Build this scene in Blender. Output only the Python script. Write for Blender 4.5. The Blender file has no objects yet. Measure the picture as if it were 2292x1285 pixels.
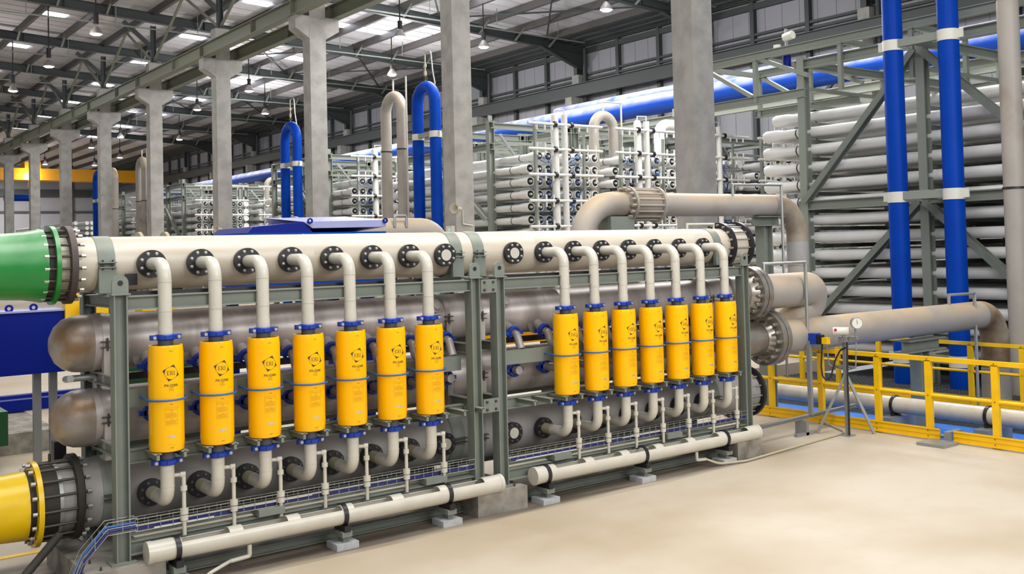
import bpy, math, random
from mathutils import Vector, Matrix
random.seed(7)
PI = math.pi
SC = bpy.context.scene
COL = SC.collection

# ------------------------------------------------------------------ camera, world, light, exposure
f_px, cx, cy, yaw, pitch, roll = 2293.25, 1291.87, 484.18, .677245, .0298265, -.0265
CAMZ = 2.73
fw = Vector((math.sin(yaw)*math.cos(pitch), math.cos(yaw)*math.cos(pitch), math.sin(pitch)))
r0 = Vector((math.cos(yaw), -math.sin(yaw), 0)); u0 = r0.cross(fw)
Rv = math.cos(roll)*r0 + math.sin(roll)*u0; Uv = -math.sin(roll)*r0 + math.cos(roll)*u0
cam = bpy.data.cameras.new('camera'); co = bpy.data.objects.new('camera', cam); COL.objects.link(co)
cam.sensor_fit = 'HORIZONTAL'; cam.sensor_width = 36; cam.lens = f_px/2292*36
cam.shift_x = -(cx-1146)/2292; cam.shift_y = (cy-642.5)/2292
cam.clip_end = 400
M4 = Matrix((Rv, Uv, -fw)).transposed().to_4x4(); M4.translation = Vector((0, 0, CAMZ)); co.matrix_world = M4
SC.camera = co
SC.view_settings.view_transform = 'Standard'; SC.view_settings.look = 'None'
SC.view_settings.gamma = 1; SC.view_settings.use_curve_mapping = False
SC.view_settings.exposure = 0.2
w = bpy.data.worlds.new('world'); SC.world = w; w.use_nodes = True
bg = w.node_tree.nodes['Background']; bg.inputs[0].default_value = (.93, .96, 1, 1); bg.inputs[1].default_value = .4
SC.cycles.max_bounces = 6; SC.cycles.diffuse_bounces = 3; SC.cycles.glossy_bounces = 3
SC.cycles.transmission_bounces = 2; SC.cycles.caustics_reflective = False; SC.cycles.caustics_refractive = False
SC.cycles.use_denoising = True; SC.cycles.sample_clamp_indirect = 4

def area(name, loc, sx, sy, power, col=(1, .98, .95), direction=(0, 0, -1)):
    l = bpy.data.lights.new(name, 'AREA'); l.shape = 'RECTANGLE'; l.size = sx; l.size_y = sy; l.energy = power; l.color = col
    o = bpy.data.objects.new(name, l); COL.objects.link(o); o.location = loc
    o.rotation_euler = Vector(direction).to_track_quat('-Z', 'Y').to_euler(); return o
# unseen fill lights added below the roof to brighten skid, racks and far wall
for k, (x, y, p) in enumerate(((5.5, 7.0, 430), (0, 14, 300), (24, 140, 3000), (10.5, 7.4, 430), (1.5, 5.5, 330), (26, 20, 1500), (19, 16.5, 800), (19.5, 30, 650), (23, 34, 1500), (25, 52, 1700), (24, 80, 1300), (5, 24, 450), (5, 45, 500), (24, 112, 1000), (7, 75, 500))):
    area('roof_fill', (x, y, 13.4 if y > 14 else 11.5), 4, 6, p)
area('front_fill', (-3, -5, 8), 9, 6, 380, direction=(.6, 1, -.6))  # unseen fill lights added on the camera side to lift the front faces
area('front_fill', (9, -6, 8.5), 9, 6, 1300, direction=(.5, 1, -.25))
# the high bay lamps also throw light sideways and up through their clear reflectors
for x, y, p in ((23.65, 24, 700), (28.3, 33, 900), (23.65, 42, 1000), (28.3, 51, 1000), (23.65, 61, 800), (28.3, 72, 800), (23.65, 88, 500), (28.3, 108, 350), (10.5, 30, 300), (10.5, 48, 300), (10.5, 67, 300), (23.65, 125, 300)):
    l = bpy.data.lights.new('lamp_light', 'POINT'); l.energy = p; l.shadow_soft_size = .35; l.color = (1, .98, .97)
    o = bpy.data.objects.new('lamp_light', l); COL.objects.link(o); o.location = (x, y, 12.1)

# ------------------------------------------------------------------ materials
def lin(h):
    c = [int(h[i:i+2], 16)/255 for i in (0, 2, 4)]
    return tuple(v/12.92 if v <= .04045 else ((v+.055)/1.055)**2.4 for v in c)+(1,)
def mat(name, col, rough=.5, metal=0., col2=None, scale=3., amt=.5, lo=.4, hi=.65, dust=None, dust_amt=.7, stretch=None, bump=0., emit=0., noise_detail=5, third=None, coat=0., dlo=.35, spec=.5):
    m = bpy.data.materials.new(name); m.use_nodes = True; nt = m.node_tree; N = nt.nodes; L = nt.links
    b = N['Principled BSDF']; b.inputs['Roughness'].default_value = rough; b.inputs['Metallic'].default_value = metal
    b.inputs['Coat Weight'].default_value = coat; b.inputs['Specular IOR Level'].default_value = spec
    c = lin(col); b.inputs['Base Color'].default_value = c
    if emit:
        b.inputs['Emission Color'].default_value = c; b.inputs['Emission Strength'].default_value = emit
        return m
    out = None
    geo = N.new('ShaderNodeNewGeometry')
    def noise(sc, det=noise_detail, off=0):
        mp = N.new('ShaderNodeMapping'); mp.inputs['Location'].default_value = (off, off, off)
        if stretch: mp.inputs['Scale'].default_value = stretch
        L.new(geo.outputs['Position'], mp.inputs['Vector'])
        n = N.new('ShaderNodeTexNoise'); n.inputs['Scale'].default_value = sc; n.inputs['Detail'].default_value = det
        L.new(mp.outputs[0], n.inputs['Vector']); return n
    def ramp(src, a, bb):
        r = N.new('ShaderNodeMapRange'); r.inputs['From Min'].default_value = a; r.inputs['From Max'].default_value = bb
        L.new(src, r.inputs['Value']); return r.outputs[0]
    def mix(fac, a, bcol):
        x = N.new('ShaderNodeMix'); x.data_type = 'RGBA'
        if isinstance(fac, float): x.inputs[0].default_value = fac
        else: L.new(fac, x.inputs[0])
        if isinstance(a, tuple): x.inputs[6].default_value = a
        else: L.new(a, x.inputs[6])
        x.inputs[7].default_value = bcol; return x.outputs[2]
    def mul(src, v):
        q = N.new('ShaderNodeMath'); q.operation = 'MULTIPLY'; L.new(src, q.inputs[0])
        if isinstance(v, float): q.inputs[1].default_value = v
        else: L.new(v, q.inputs[1])
        return q.outputs[0]
    cur = c
    if col2:
        n = noise(scale); cur = mix(mul(ramp(n.outputs[0], lo, hi), float(amt)), cur, lin(col2))
        if bump:
            bp = N.new('ShaderNodeBump'); bp.inputs['Strength'].default_value = bump; bp.inputs['Distance'].default_value = .02
            L.new(n.outputs[0], bp.inputs['Height']); L.new(bp.outputs[0], b.inputs['Normal'])
    if third:
        n3 = noise(third[1], 3, 11.3); cur = mix(mul(ramp(n3.outputs[0], third[2], third[3]), float(third[4])), cur, lin(third[0]))
    if dust:
        sx = N.new('ShaderNodeSeparateXYZ'); L.new(geo.outputs['Normal'], sx.inputs[0])
        n2 = noise(scale*.6+.5, 4, 5.1)
        cur = mix(mul(mul(ramp(sx.outputs[2], dlo, .95), ramp(n2.outputs[0], .2, .6)), float(dust_amt)), cur, lin(dust))
    if not isinstance(cur, tuple): L.new(cur, b.inputs['Base Color'])
    return m
MT = {}
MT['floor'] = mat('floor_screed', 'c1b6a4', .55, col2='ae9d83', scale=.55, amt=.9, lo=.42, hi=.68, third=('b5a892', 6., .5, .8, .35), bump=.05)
MT['trench'] = mat('blue_coating', '3a7fe0', .5, col2='2a66c8', scale=4)
MT['grime'] = mat('grimy_screed', '8f8373', .6, col2='5c5248', scale=1.2, amt=.9, lo=.35, hi=.65, stretch=(.25, 3, 1), third=('b9ad9a', .8, .5, .7, .6))
MT['conc'] = mat('concrete', 'a3a19c', .85, col2='8b8985', scale=2.2, amt=.8, third=('a8a6a1', 14., .5, .8, .35), bump=.15)
MT['conc_side'] = mat('old_concrete', '989389', .9, col2='5f5a55', scale=5, amt=.8, bump=.3)
MT['paleconc'] = mat('pale_concrete', 'b4b6b8', .85, col2='9da0a2', scale=20, amt=.6)
MT['cream'] = mat('cream_fibreglass', 'c6beae', .34, col2='b6a995', scale=3, amt=.6, dust='dcd6c9', dust_amt=.6, stretch=(.6, 2.2, 2.2))
MT['tan'] = mat('dusty_fibreglass', '9f9b95', .5, col2='928d86', scale=2.2, amt=.6, dust='c8ad88', dust_amt=.85, dlo=-.15, third=('6e5a42', 1.1, .58, .8, .55))
MT['tanst'] = mat('stained_fibreglass', '948a7a', .55, col2='5c4630', scale=1.7, amt=.9, lo=.4, hi=.62, dust='c2a57e', dust_amt=.7, dlo=.1)
MT['pvc'] = mat('ivory_plastic', 'c9c5b9', .3, col2='bcb8ab', scale=6, amt=.5)
MT['pvc_old'] = mat('yellowed_plastic', 'b0aa90', .45)
MT['steel'] = mat('brushed_stainless', 'bab3b1', .38, .3, col2='837b77', scale=1.9, amt=.85, lo=.38, hi=.7, dust='85766c', dust_amt=.8, stretch=(2.2, 1, .6), third=('c2bcbd', 5., .55, .75, .5))
MT['cap'] = mat('stained_stainless', '9a9490', .38, .35, col2='7e5c30', scale=2.6, amt=.85, lo=.46, hi=.66, third=('5e554e', 5., .55, .75, .35))
MT['frp'] = mat('grey_fibreglass', '9b9997', .5, col2='8a8784', scale=2.4, amt=.7, third=('6b6450', 1.6, .55, .75, .5), stretch=(1.2, 1.5, 1))
MT['flange'] = mat('machined_steel', 'a39e96', .3, .7, col2='8b8476', scale=9, amt=.5)
MT['bolt'] = mat('zinc_bolt', 'b5b2ae', .35, .7)
MT['boltd'] = mat('dark_bolt', '4a463f', .5, .5)
MT['black'] = mat('black_flange', '1c1a1e', .4)
MT['rubber'] = mat('black_rubber', '2a2622', .7, col2='3a342e', scale=8)
MT['yellow'] = mat('glossy_yellow', 'ffbc00', .1, spec=.35)
MT['ylettr'] = mat('dark_print', '33312a', .5)
MT['yfaint'] = mat('faint_print', 'b07c10', .5)
MT['silver'] = mat('silver_plate', 'd8d8d8', .25, .8)
MT['blue'] = mat('blue_coupling', '0a36a0', .35)
MT['rodblue'] = mat('blue_sleeve', '2a5fb0', .4)
MT['pipeblue'] = mat('painted_blue_pipe', '003a9e', .45, col2='0042ae', scale=2, spec=.1)
MT['bigblue'] = mat('dusty_blue_pipe', '0040a6', .4, spec=.3, dust='b4b8c8', dust_amt=1., scale=1.5, dlo=-.1)
MT['darkgrey'] = mat('grey_nozzle', '4c4d55', .45)
MT['green'] = mat('glossy_green', '157a30', .28, col2='2a8f45', scale=3, amt=.7, dust='9cc4a0', dust_amt=.85, dlo=0.)
MT['gyellow'] = mat('glossy_lemon', 'e8c000', .3, col2='d8b200', scale=6, amt=.6)
MT['brown'] = mat('brown_ring', '453a38', .6, dust='766864', dust_amt=.8)
MT['frame'] = mat('sage_steel', '7b827a', .5, .1, col2='6e756d', scale=5, amt=.5, dust='aaaa98', dust_amt=.6)
MT['rackst'] = mat('rack_steel', '8a9087', .5, .1, dust='b5b7a6', dust_amt=.7)
MT['darkst'] = mat('dark_steel', '3d4242', .55, .1)
MT['purl'] = mat('purlin_steel', '4f4c4a', .55, .1)
MT['crane'] = mat('crane_beam_steel', '777a69', .5, .1, dust='b6b79a', dust_amt=.6)
MT['liner'] = mat('roof_liner', 'cbc8cc', .7, col2='bdb9bc', scale=.4, amt=.5)
MT['wallp'] = mat('wall_panel', '96969c', .6, col2='8b8b92', scale=.3, amt=.5)
MT['rseam'] = mat('liner_seam', 'b3b0b3', .7)
MT['seam'] = mat('panel_seam', '76767c', .7)
MT['white'] = mat('white_vessel', 'e0e0de', .35, col2='cfcfcc', scale=1.2, amt=.6)
MT['plug'] = mat('black_plug', '1a1c22', .5)
MT['galv'] = mat('galvanised', '9a9c9c', .4, .5)
MT['wire'] = mat('wire_mesh', '9c9c98', .4, .4)
MT['cable'] = mat('violet_cable', '20286c', .5)
MT['cableb'] = mat('black_cable', '17171a', .5)
MT['railing'] = mat('railing_yellow', 'f2c000', .4, col2='e0ae00', scale=5, amt=.5)
MT['craney'] = mat('crane_yellow', 'f0a800', .4)
MT['grating'] = mat('grating', '55595e', .6, .2)
MT['dblue'] = mat('navy_cabinet', '061c7c', .45, spec=.15)
MT['topblue'] = mat('dusty_blue_lid', '9da0cc', .4, col2='8d90c2', scale=3)
MT['sky'] = mat('roof_light_glow', 'f2f6ff', emit=6.)
MT['lamp'] = mat('lamp_glow', 'fff8f0', emit=14.)
MT['lampsh'] = mat('lamp_reflector', '9a9690', .4, .4)
MT['grn'] = mat('green_machine', '0f4a24', .4)
MT['pale'] = mat('pale_plastic', 'cfcfcb', .4, col2='bdbdb9', scale=4)
MT['white2'] = mat('white_paint', 'd4d3c8', .45)
MT['ledg'] = mat('status_light', '20e0a0', emit=3.)
MT['pinkr'] = mat('red_cap', 'b01040', .4)

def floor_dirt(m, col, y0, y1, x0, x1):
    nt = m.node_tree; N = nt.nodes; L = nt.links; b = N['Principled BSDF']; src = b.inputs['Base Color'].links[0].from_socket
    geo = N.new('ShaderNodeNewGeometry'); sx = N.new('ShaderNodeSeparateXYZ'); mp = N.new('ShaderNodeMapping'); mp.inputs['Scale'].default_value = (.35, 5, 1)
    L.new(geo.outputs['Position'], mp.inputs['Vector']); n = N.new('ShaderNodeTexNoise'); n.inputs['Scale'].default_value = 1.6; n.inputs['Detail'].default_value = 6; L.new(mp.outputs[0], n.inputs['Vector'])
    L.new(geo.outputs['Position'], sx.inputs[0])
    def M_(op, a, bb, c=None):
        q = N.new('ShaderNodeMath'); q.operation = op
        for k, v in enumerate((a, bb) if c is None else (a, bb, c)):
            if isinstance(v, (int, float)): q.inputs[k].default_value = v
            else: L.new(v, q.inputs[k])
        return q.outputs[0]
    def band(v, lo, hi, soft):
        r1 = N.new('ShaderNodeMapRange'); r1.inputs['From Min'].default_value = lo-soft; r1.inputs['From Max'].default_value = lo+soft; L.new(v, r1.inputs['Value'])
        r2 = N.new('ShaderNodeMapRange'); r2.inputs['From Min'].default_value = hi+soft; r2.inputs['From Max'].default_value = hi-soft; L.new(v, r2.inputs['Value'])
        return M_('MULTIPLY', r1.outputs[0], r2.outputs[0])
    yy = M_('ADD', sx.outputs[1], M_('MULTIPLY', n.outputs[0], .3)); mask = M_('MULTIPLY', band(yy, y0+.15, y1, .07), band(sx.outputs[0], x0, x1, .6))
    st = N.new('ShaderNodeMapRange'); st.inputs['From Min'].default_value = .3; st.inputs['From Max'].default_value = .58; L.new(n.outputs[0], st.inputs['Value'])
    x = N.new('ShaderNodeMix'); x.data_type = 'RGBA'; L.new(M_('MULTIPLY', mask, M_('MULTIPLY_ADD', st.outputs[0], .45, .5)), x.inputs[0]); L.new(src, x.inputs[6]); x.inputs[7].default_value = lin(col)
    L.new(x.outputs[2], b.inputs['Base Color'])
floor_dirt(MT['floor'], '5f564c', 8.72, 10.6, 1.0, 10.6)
# ------------------------------------------------------------------ mesh builder
class MB:
    def __init__(s): s.v = []; s.f = []
    def add(s, vs, fs):
        b = len(s.v); s.v += [tuple(x) for x in vs]; s.f += [tuple(i+b for i in q) for q in fs]; return s
    def box(s, c, d):
        x, y, z = c; a, b, e = d[0]/2, d[1]/2, d[2]/2
        return s.add([(x+i*a, y+j*b, z+k*e) for i in (-1, 1) for j in (-1, 1) for k in (-1, 1)],
                     [(0, 1, 3, 2), (4, 6, 7, 5), (0, 4, 5, 1), (2, 3, 7, 6), (0, 2, 6, 4), (1, 5, 7, 3)])
    def bb(s, x0, x1, y0, y1, z0, z1): return s.box(((x0+x1)/2, (y0+y1)/2, (z0+z1)/2), (x1-x0, y1-y0, z1-z0))
    def bar(s, p0, p1, w, h, up=(0, 0, 1), ou=0, ov=0):
        p0, p1 = Vector(p0), Vector(p1); d = (p1-p0).normalized(); up = Vector(up)
        if abs(d.dot(up)) > .98: up = Vector((0, 1, 0)) if abs(d.y) < .9 else Vector((1, 0, 0))
        a = d.cross(up).normalized(); b = a.cross(d).normalized(); vs = []
        for p in (p0, p1):
            for i, j in ((-1, -1), (1, -1), (1, 1), (-1, 1)): vs.append(p+a*(ou+i*w/2)+b*(ov+j*h/2))
        return s.add(vs, [(0, 3, 2, 1), (4, 5, 6, 7), (0, 1, 5, 4), (1, 2, 6, 5), (2, 3, 7, 6), (3, 0, 4, 7)])
    def hbeam(s, p0, p1, w, h, t, up=(0, 0, 1)):      # flanges at +-h/2 along up, web between
        s.bar(p0, p1, w, t, up, 0, h/2-t/2); s.bar(p0, p1, w, t, up, 0, -h/2+t/2); s.bar(p0, p1, t, h-2*t, up); return s
    def lathe(s, p0, ax, prof, n=24, close=False):
        p0 = Vector(p0); ax = Vector(ax).normalized(); q = Vector((0, 0, 1)) if abs(ax.z) < .9 else Vector((1, 0, 0))
        a = ax.cross(q).normalized(); b = ax.cross(a); vs = []; rings = []
        for d, r in prof:
            if r <= 1e-6: rings.append([len(vs)]); vs.append(p0+ax*d)
            else:
                rings.append(list(range(len(vs), len(vs)+n)))
                for i in range(n): t = 2*PI*i/n; vs.append(p0+ax*d+(a*math.cos(t)+b*math.sin(t))*r)
        fs = []
        pr = list(zip(rings, rings[1:]))+([(rings[-1], rings[0])] if close else [])
        for A, B in pr:
            if len(A) == 1 and len(B) == 1: continue
            for i in range(n):
                j = (i+1) % n
                if len(A) == 1: fs.append((A[0], B[i], B[j]))
                elif len(B) == 1: fs.append((A[i], B[0], A[j]))
                else: fs.append((A[i], B[i], B[j], A[j]))
        return s.add(vs, fs)
    def cyl(s, p0, p1, r, r2=None, n=20):
        p0, p1 = Vector(p0), Vector(p1); L = (p1-p0).length
        return s.lathe(p0, p1-p0, [(0, 0), (0, r), (L, r if r2 is None else r2), (L, 0)], n)
    def ring(s, p0, ax, ri, ro, t, n=32): return s.lathe(p0, ax, [(0, ri), (0, ro), (t, ro), (t, ri)], n, True)
    def tube(s, pts, r, R=0., n=16, seg=8, cap=True):
        pts = [Vector(p) for p in pts]; path = [pts[0]]
        for i in range(1, len(pts)-1):
            A, B, Cc = pts[i-1], pts[i], pts[i+1]; d1 = (A-B).normalized(); d2 = (Cc-B).normalized(); ang = d1.angle(d2)
            if R <= 0 or ang > 3.1: path.append(B); continue
            t = min(R/math.tan(ang/2), (A-B).length*.99, (Cc-B).length*.99); rr = t*math.tan(ang/2)
            cen = B+(d1+d2).normalized()*(rr/math.sin(ang/2)); s0 = B+d1*t-cen; s1 = B+d2*t-cen; tot = s0.angle(s1); axx = s0.cross(s1).normalized()
            for k in range(seg+1): path.append(cen+Matrix.Rotation(tot*k/seg, 3, axx) @ s0)
        path.append(pts[-1])
        P = [path[0]]
        for p in path[1:]:
            if (p-P[-1]).length > 1e-5: P.append(p)
        d = (P[1]-P[0]).normalized(); q = Vector((0, 0, 1)) if abs(d.z) < .9 else Vector((1, 0, 0)); a = d.cross(q).normalized(); vs = []; fs = []
        for k, p in enumerate(P):
            if k == 0: t = (P[1]-P[0]).normalized(); sc = 1
            elif k == len(P)-1: t = (P[-1]-P[-2]).normalized(); sc = 1
            else:
                t1 = (P[k]-P[k-1]).normalized(); t2 = (P[k+1]-P[k]).normalized(); t = (t1+t2).normalized(); sc = 1/max(.5, t.dot(t1))
            a = (a-t*a.dot(t)).normalized(); b = t.cross(a)
            for i in range(n): th = 2*PI*i/n; vs.append(p+(a*math.cos(th)+b*math.sin(th))*r*(1 if R > 0 else sc))
        m = len(P)
        for k in range(m-1):
            for i in range(n): j = (i+1) % n; fs.append((k*n+i, k*n+j, (k+1)*n+j, (k+1)*n+i))
        if cap: fs.append(tuple(range(n-1, -1, -1))); fs.append(tuple((m-1)*n+i for i in range(n)))
        return s.add(vs, fs)
    def mesh(s, name, m, off=None, ang=38, weld=False):
        me = bpy.data.meshes.new(name); v = s.v
        if off is not None: v = [(a-off[0], b-off[1], c-off[2]) for a, b, c in v]
        me.from_pydata(v, [], s.f); me.materials.append(m); me.validate()
        import bmesh
        bm = bmesh.new(); bm.from_mesh(me)
        if weld: bmesh.ops.remove_doubles(bm, verts=bm.verts, dist=1e-4)
        bmesh.ops.recalc_face_normals(bm, faces=bm.faces); bm.to_mesh(me); bm.free()
        me.polygons.foreach_set('use_smooth', [True]*len(me.polygons)); me.set_sharp_from_angle(angle=math.radians(ang)); me.update(); return me

def wloc(o):
    v = Vector((0, 0, 0))
    while o is not None: v += o.location; o = o.parent
    return v
def tag(o, label=None, cat=None, group=None, kind=None):
    if label: o['label'] = label
    if cat: o['category'] = cat
    if group: o['group'] = group
    if kind: o['kind'] = kind
    return o
def P(name, mb, m, parent=None, label=None, weld=False):       # a part (or, with no parent, a whole thing in one mesh)
    off = wloc(parent) if parent is not None else None
    if parent is None:
        xs = [v[0] for v in mb.v]; ys = [v[1] for v in mb.v]; zs = [v[2] for v in mb.v]
        off = Vector(((min(xs)+max(xs))/2, (min(ys)+max(ys))/2, min(zs)))
    o = bpy.data.objects.new(name, mb.mesh(name, MT[m], off, weld=weld)); COL.objects.link(o)
    if parent is None: o.location = off
    else: o.parent = parent
    if label: o['label'] = label
    return o
def T(name, label, cat, loc=(0, 0, 0), group=None):
    o = bpy.data.objects.new(name, None); COL.objects.link(o); o.location = loc; o.empty_display_size = .1
    return tag(o, label, cat, group)
def one(name, mb, m, label, cat, group=None, kind=None): return tag(P(name, mb, m), label, cat, group, kind)
def struct(name, mb, m): return tag(P(name, mb, m), kind='structure')
def inst(name, src, loc, parent):                  # one more copy of a part, sharing its mesh (loc in world space)
    o = bpy.data.objects.new(name, src); COL.objects.link(o); o.parent = parent; o.location = Vector(loc)-wloc(parent); return o
KIDS = {}
def copy_tree(o, parent=None):
    c = o.copy(); COL.objects.link(c); c.parent = parent
    for ch in list(o.children): copy_tree(ch, c)
    return c
ORD = ['first', 'second', 'third', 'fourth', 'fifth', 'sixth', 'seventh', 'eighth', 'ninth', 'tenth', 'eleventh', 'twelfth', 'thirteenth', 'fourteenth', 'fifteenth', 'sixteenth', 'seventeenth', 'eighteenth', 'nineteenth', 'twentieth', 'twenty-first', 'twenty-second', 'twenty-third', 'twenty-fourth', 'twenty-fifth']
def E_(x, y, z, s): return (x*s, y*s, CAMZ+(z-CAMZ)*s)
S = 1.149                                          # background plant is laid out on a 17 m grid, then set at its true distance
def B(x, y, z): return E_(x, y, z, S)

# ------------------------------------------------------------------ building shell
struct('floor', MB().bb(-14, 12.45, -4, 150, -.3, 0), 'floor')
struct('floor_far', MB().bb(12.45, 37.8, 15, 150, -.3, 0), 'floor')
struct('floor_trench', MB().bb(12.45, 15.3, -4, 15, -.65, -.35), 'trench')
g = MB(); g.bb(15.3, 37.8, -4, 15, -.75, -.4); struct('floor_pit', g, 'grating')
g = MB()
for i in range(75):
    g.bb(15.3, 18.9, -2+i*.22, -1.98+i*.22+.02, -.28, -.25)
for i in range(30): g.bb(15.3+i*.12, 15.33+i*.12, -2, 15, -.28, -.25)
one('walkway_grating', g, 'grating', 'grey open steel grating beside the blue channel, under the big blue risers', 'grating')
# hall columns
HX, HY0, BAY = 16.5, 16.22, 9.93
names_c = ['concrete column right of centre, behind the ribbed tan coupling, nearest of the row',
           'concrete column with a small horn speaker, right of the tall blue loop pipe',
           'tall corbelled concrete column just left of the tan and blue loop pipes',
           'corbelled concrete column left of the far blue loop pipe, horn speaker near its foot',
           'corbelled concrete column above the bolted joint of the cream header, fifth from the right',
           'corbelled concrete column at the right end of the yellow crane girder',
           'corbelled concrete column standing before the middle of the yellow crane girder',
           'narrow far concrete column, second from the left edge of the picture',
           'farthest full concrete column cut by the left edge of the picture']
for k in range(9):
    y = HY0+BAY*k
    c = T('concrete_column', names_c[k], 'column', (HX, y, 0), 'row of concrete columns')
    P('shaft', MB().bb(HX-.32, HX+.32, y-.32, y+.32, 0, 11.55), 'conc', c)
    g = MB()
    for a in (-1, 1):
        x0, x1, x2 = HX+a*.318, HX+a*.62, HX+a*.87
        vs = [(x0, z, 0) for z in ()]
        pts = [(x0, 10.75), (x1, 10.95), (x2, 11.2), (x2, 11.62), (x0, 11.62)]
        pts = [(x0, 10.78), (x2, 11.14), (x2, 11.62), (x0, 11.62)]
        n = len(pts); g.add([(px, y-.315, pz) for px, pz in pts]+[(px, y+.315, pz) for px, pz in pts], [tuple(range(n)), tuple(range(2*n-1, n-1, -1))]+[(i, (i+1) % n, n+(i+1) % n, n+i) for i in range(n)])
    P('corbel', g, 'conc', c)
    P('upper_shaft', MB().bb(HX-.32, HX+.32, y-.3, y+.3, 11.55, 13.0), 'conc', c)
    P('base_plate', MB().bb(HX-.2, HX+.2, y-.3, y-.02, 13.0, 13.06), 'darkst', c)
    q = T('steel_roof_strut', 'dark steel strut with spreading braces standing on the %s concrete column from the right' % ORD[k], 'strut', (HX, y, 13.06), 'roof struts on the columns')
    P('post', MB().hbeam((HX, y, 13.06), (HX, y, 15.0), .24, .24, .03, (1, 0, 0)), 'darkst', q)
    for a in (-1, 1):
        P('brace', MB().bar((HX+a*.1, y, 13.9), (HX+a*1.5, y, 15.1), .16, .2), 'darkst', q)
    for a in (-1, 1):
        P('long_brace', MB().bar((HX, y+a*.15, 13.15), (HX, y+a*4.85, 15.5), .1, .1), 'crane', q)
# crane runway beams
for a, nm in ((-1, 'near'), (1, 'far')):
    t = T('crane_runway_beam', 'long sage steel crane runway beam on the %s side of the concrete columns' % ('camera' if a < 0 else 'far'), 'beam', (HX+a*.78, 6, 11.62), 'crane runway beams')
    x = HX+a*.78
    P('girder', MB().hbeam((x, 4, 11.9), (x, 104, 11.9), .34, .56, .03), 'crane', t)
    sm = MB().bb(x-.16, x+.16, -.015, .015, 11.65, 12.15).mesh('stiffener', MT['crane'], (x, 0, 11.9))
    for k in range(-1, 9):
        for d in (0, ):
            inst('stiffener', sm, (x, HY0+BAY*k+d+3.9, 11.9), t)
            inst('stiffener', sm, (x, HY0+BAY*k+d, 11.9), t)
# roof: one long fall from the left down to the panelled wall
def rz(x): return 15.72-.06*(x-HX)
PX = [16.5+2.33*i for i in range(-8, 10)]          # purlin lines
WX = 37.84; LX = -4.
for k in range(-1, 10):
    y = HY0+BAY*k
    for nm, x0, x1 in (('a', HX, WX), ('b', LX, HX)):
        g = MB(); a, b = (x0, y, rz(x0)-.28), (x1, y, rz(x1)-.28)
        g.hbeam(a, b, .3, .5, .03)
        for xx in PX:
            if x0 < xx < x1: g.bar((xx+.35, y-.02, rz(xx)-.5), (xx+.35, y+.01, rz(xx)-.06), .28, .03, (1, 0, 0))
        if nm == 'a':
            pts = [(WX-3.2, rz(WX-3.2)-.5), (WX, rz(WX)-.5), (WX, rz(WX)-1.5)]
            g.add([(p[0], y-.02, p[1]) for p in pts]+[(p[0], y+.02, p[1]) for p in pts], [(0, 1, 2), (5, 4, 3), (0, 3, 4, 1), (1, 4, 5, 2), (2, 5, 3, 0)])
            g.bar((WX-3.2, y, rz(WX-3.2)-.52), (WX, y, rz(WX)-1.52), .3, .04)
        struct('ceiling_rafter', g, 'darkst')
        g = MB(); w_ = .07                          # pale fly braces from the rafter foot up to the purlins
        for xx in PX:
            if x0+1 < xx < x1-.5:
                g.bar((xx, y-.16, rz(xx)-.52), (xx, y-1.15, rz(xx)+.02), .1, w_)
        struct('ceiling_fly_braces', g, 'frame')
for xx in PX:
    if LX < xx < WX:
        g = MB(); z = rz(xx)+.06; g.bar((xx, 5, z), (xx, 149, z), .05, .36); g.bar((xx, 5, z), (xx, 149, z), .18, .03, ov=-.18, ou=.06)
        struct('ceiling_purlin', g, 'purl')
# cross bracing rods under the roof sheet
g = MB()
for k in (0, 1, 2, 4, 6):
    y = HY0+BAY*k
    for (xa, xb) in ((21.2, 28.1), (28.1, 35.1)):
        g.bar((xa, y, rz(xa)-.1), (xb, y+BAY, rz(xb)-.1), .08, .08); g.bar((xb, y, rz(xb)-.1), (xa, y+BAY, rz(xa)-.1), .08, .08)
struct('ceiling_bracing', g, 'darkst')
# roof sheets with seams, cut out for the roof lights
sky = []
for k in range(0, 11):
    yc = 11.6+10.05*k-0
    sky += [(25.2, 28.9, yc, yc+.8), (19.6, 20.9, yc-1.2, yc-.5), (12.2, 13.4, yc-1.2, yc-.5)]
for nm, x0, x1 in (('right', HX, WX), ('left', LX, HX)):
    g = MB(); g.add([(x0, 5, rz(x0)+.26), (x1, 5, rz(x1)+.26), (x1, 150, rz(x1)+.26), (x0, 150, rz(x0)+.26)], [(0, 1, 2, 3)])
    g.add([(x0, 5, rz(x0)+.36), (x1, 5, rz(x1)+.36), (x1, 150, rz(x1)+.36), (x0, 150, rz(x0)+.36)], [(3, 2, 1, 0)])
    struct('ceiling_%s' % nm, g, 'liner')
    g = MB()
    for i in range(130):
        y = 5.5+i*1.1; g.bar((x0+.1, y, rz(x0+.1)+.25), (x1-.1, y, rz(x1-.1)+.25), .02, .025)
    struct('ceiling_seams_%s' % nm, g, 'rseam')
n_ = 0
for (x0, x1, y0, y1) in sky:
    n_ += 1
    g = MB(); e = .2; g.add([(x0, y0, rz(x0)+e), (x1, y0, rz(x1)+e), (x1, y1, rz(x1)+e), (x0, y1, rz(x0)+e)], [(0, 1, 2, 3)])
    g.add([(x0, y0, rz(x0)+e+.04), (x1, y0, rz(x1)+e+.04), (x1, y1, rz(x1)+e+.04), (x0, y1, rz(x0)+e+.04)], [(3, 2, 1, 0)])
    struct('window_%d' % n_, g, 'sky')
# eaves strip along the right wall: dark bars put in for the eaves shadow
g = MB()
for i, xx in enumerate((35.6, 36.3, 37.0, 37.5)): g.bar((xx, 5, rz(xx)-.05), (xx, 149, rz(xx)-.05), .5, .12)
struct('trim_1', g, 'darkst')
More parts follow.
